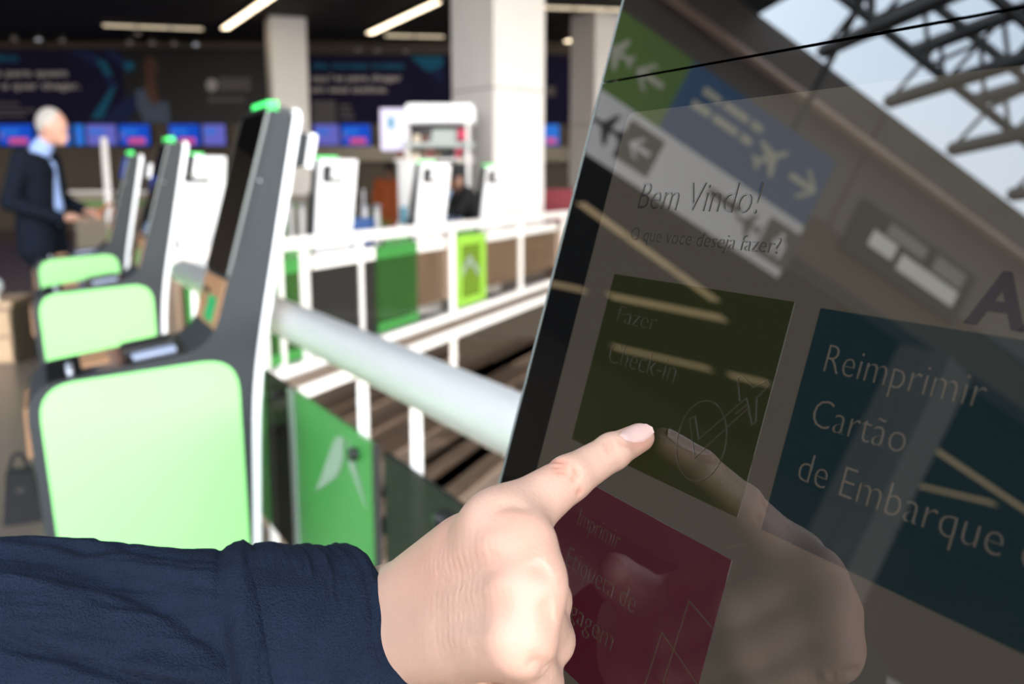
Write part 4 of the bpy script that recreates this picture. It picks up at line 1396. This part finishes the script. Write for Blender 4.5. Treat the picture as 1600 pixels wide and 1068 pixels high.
bbox('display_card', 675, 712, 205, 225, 'goods_grey', .1, .12)
bbox('poster', 715, 731, 204, 221, 'goods_red', .08, .1)
for i, (x0, x1, m) in enumerate(((645, 655, 'goods_cream'), (658, 668, 'goods_brown'), (670, 674, 'goods_grey'))):
    bbox('goods', x0, x1, 212 + 2 * i, 225, m, .2, .35)
for i, (x0, x1, m) in enumerate(((621, 630, 'goods_brown'), (632, 641, 'goods_cream'), (646, 654, 'goods_cream'), (664, 678, 'goods_brown'), (690, 706, 'frame_grey'), (716, 730, 'goods_cream'), (712, 722, 'goods_red'), (724, 732, 'pale_blue_cloth'))):
    bbox('goods', x0, x1, 234 + (i % 3) * 3, 250 + (i % 2) * 6, m, .1, .3)
bbox('lower_body', 622, 662, 250, 349, 'white_gloss', .1, .5)
bbox('lower_body', 678, 734, 256, 349, 'frame_grey', .1, .5)
bbox('shelf', 618, 740, 249, 252, 'white_paint', .05, .5)
tm = bbox('teal_panel', 624, 640, 322, 349, 'teal_case', .08, .1)
for o in booth.children:
    pass
MB().box((pxw(618), .08, 0), (pxw(740), .55, .78)).build('base', 'white_gloss', booth)

# queue posts, cases, seats, plants beyond the far handrail
for i, (px, Y, lab) in enumerate(((568, 11.0, 'white queue post left of the person in orange'), (588, 11.6, 'white queue post beside the orange tunic'), (470, 12.5, 'white queue post behind the white backed kiosk'), (452, 13.0, 'white queue post right of the nearest kiosk'))):
    p = at_Y(px, 288, Y)
    q = thing('queue_post', lab, 'post', (p[0], Y, 0), 0, 'white queue posts')
    MB().tube((0, 0, .02), (0, 0, 1.0), .04, n=12).build('shaft', 'white_paint', q, True)
    MB().lathe([(0, .04), (.15, .03), (.17, 0)], 18).build('foot', 'frame_grey', q, True)
    MB().lathe([(0, 1.05), (.05, 1.04), (.055, 1.0), (.04, .98)], 14).build('head', 'metal', q, True)
def suitcase(px, Y, m, lab, hh=.62):
    p = at_Y(px, 288, Y)
    s = thing('suitcase', lab, 'suitcase', (p[0], Y, 0), .3, 'suitcases')
    MB().rbox((-.2, -.13, .06), (.2, .13, hh), .05).build('shell', m, s)
    for y in (-.06, .06):
        MB().tube((.1 * (1 if y > 0 else -1), 0, hh), (.1 * (1 if y > 0 else -1), 0, hh + .3), .01, n=8).build('handle_rod', 'metal', s)
    MB().tube((-.11, 0, hh + .3), (.11, 0, hh + .3), .014, n=8).build('grip', 'frame_black', s)
    for x in (-.15, .15):
        for y in (-.09, .09):
            MB().tube((x, y - .015, .035), (x, y + .015, .035), .035, n=12).build('wheel', 'frame_black', s)
suitcase(552, 9.4, 'blue_case', 'blue suitcase behind the white backed kiosk by the handrail', .95)
for i, (px, lab) in enumerate(((872, 'dark red seat between the large column and the touch screen'),)):
    Y = 14.5
    p = at_Y(px, 288, Y)
    s = thing('armchair', lab, 'seat', (p[0], Y, 0), math.radians(0))
    MB().rbox((-.27, -.25, .30), (.27, .25, .45), .05).build('seat', 'red_seat', s)
    MB().rbox((-.27, .2, .42), (.27, .30, 1.22), .04).build('backrest', 'red_seat', s)
    for x in (-.22, .22):
        for y in (-.2, .2):
            MB().tube((x, y, 0), (x, y, .31), .02, n=8).build('leg', 'dark_metal', s)
for i, (px, Y) in enumerate(((580, 13.2), (440, 15.0))):
    p = at_Y(px, 288, Y)
    s = thing('potted_plant', ['small green plant between the white queue posts', 'small green plant far right of the nearest kiosk'][i], 'plant', (p[0], Y, 0))
    MB().lathe([(0, 0), (.14, 0), (.18, .4), (.15, .4), (.14, .35), (0, .35)], 16).build('pot', 'white_gloss', s, True)
    for k in range(22):
        a = k * 2.4
        t_ = .15 + .25 * ((k * 7) % 10) / 10
        c_ = (math.cos(a), math.sin(a))
        v = [(0, 0, .36), (c_[0] * t_ * .5 - c_[1] * .04, c_[1] * t_ * .5 + c_[0] * .04, .75 - t_ * .3), (c_[0] * t_, c_[1] * t_, .95 - t_ * .5), (c_[0] * t_ * .5 + c_[1] * .04, c_[1] * t_ * .5 - c_[0] * .04, .73 - t_ * .3)]
        mesh('leaf', v, [(0, 1, 2, 3)], 'leaf', s)

# left edge: wooden chest with a white globe, black bag
p = at_height(-15, 562, .0)
ch = thing('wooden_chest', 'pale wooden two drawer chest at the left edge', 'chest', (p[0], p[1], 0), math.radians(10))
MB().box((-.24, -.2, .0), (.24, .25, .42)).build('carcass', 'plank', ch)
for z in (.02, .215):
    d_ = MB().box((-.235, -.22, z), (.235, -.2, z + .175)).build('drawer', 'wood_box', ch)
    MB().box((-.05, -.235, z + .12), (.05, -.22, z + .14)).build('handle', 'metal', d_)
MB().box((-.26, -.23, .42), (.26, .27, .46)).build('top', 'wood_box', ch)
gl = thing('globe_lamp', 'small white globe on the pale wooden chest', 'lamp', (p[0] + .13, p[1] - .1, .46))
MB().lathe([(0, 0), (.045, 0), (.04, .03), (.02, .04)], 16).build('foot', 'white_paint', gl, True)
MB().lathe([(.07 * math.sin(math.pi * i / 10), .105 - .07 * math.cos(math.pi * i / 10)) for i in range(11)], 16).build('globe', 'white_gloss', gl, True)
p = at_height(38, 812, .0)
bgq = thing('bag', 'small black bag on the floor left of the nearest kiosk', 'bag', (p[0], p[1], 0), math.radians(25))
mb = MB()
P_ = [(-.07, 0), (.07, 0), (.045, .2), (-.045, .2)]
mb.prism(P_, -.05, .05).build('pouch', 'black_cloth', bgq)
MB().box((-.012, -.056, .13), (.012, -.05, .145)).build('buckle', 'dark_metal', bgq)
for i in range(8):
    a, b = math.pi * i / 8, math.pi * (i + 1) / 8
    if i == 0:
        hm = MB()
    hm.tube((.03 * math.cos(a), 0, .2 + .07 * math.sin(a)), (.03 * math.cos(b), 0, .2 + .07 * math.sin(b)), .008, n=8)
hm.build('handle', 'black_cloth', bgq)
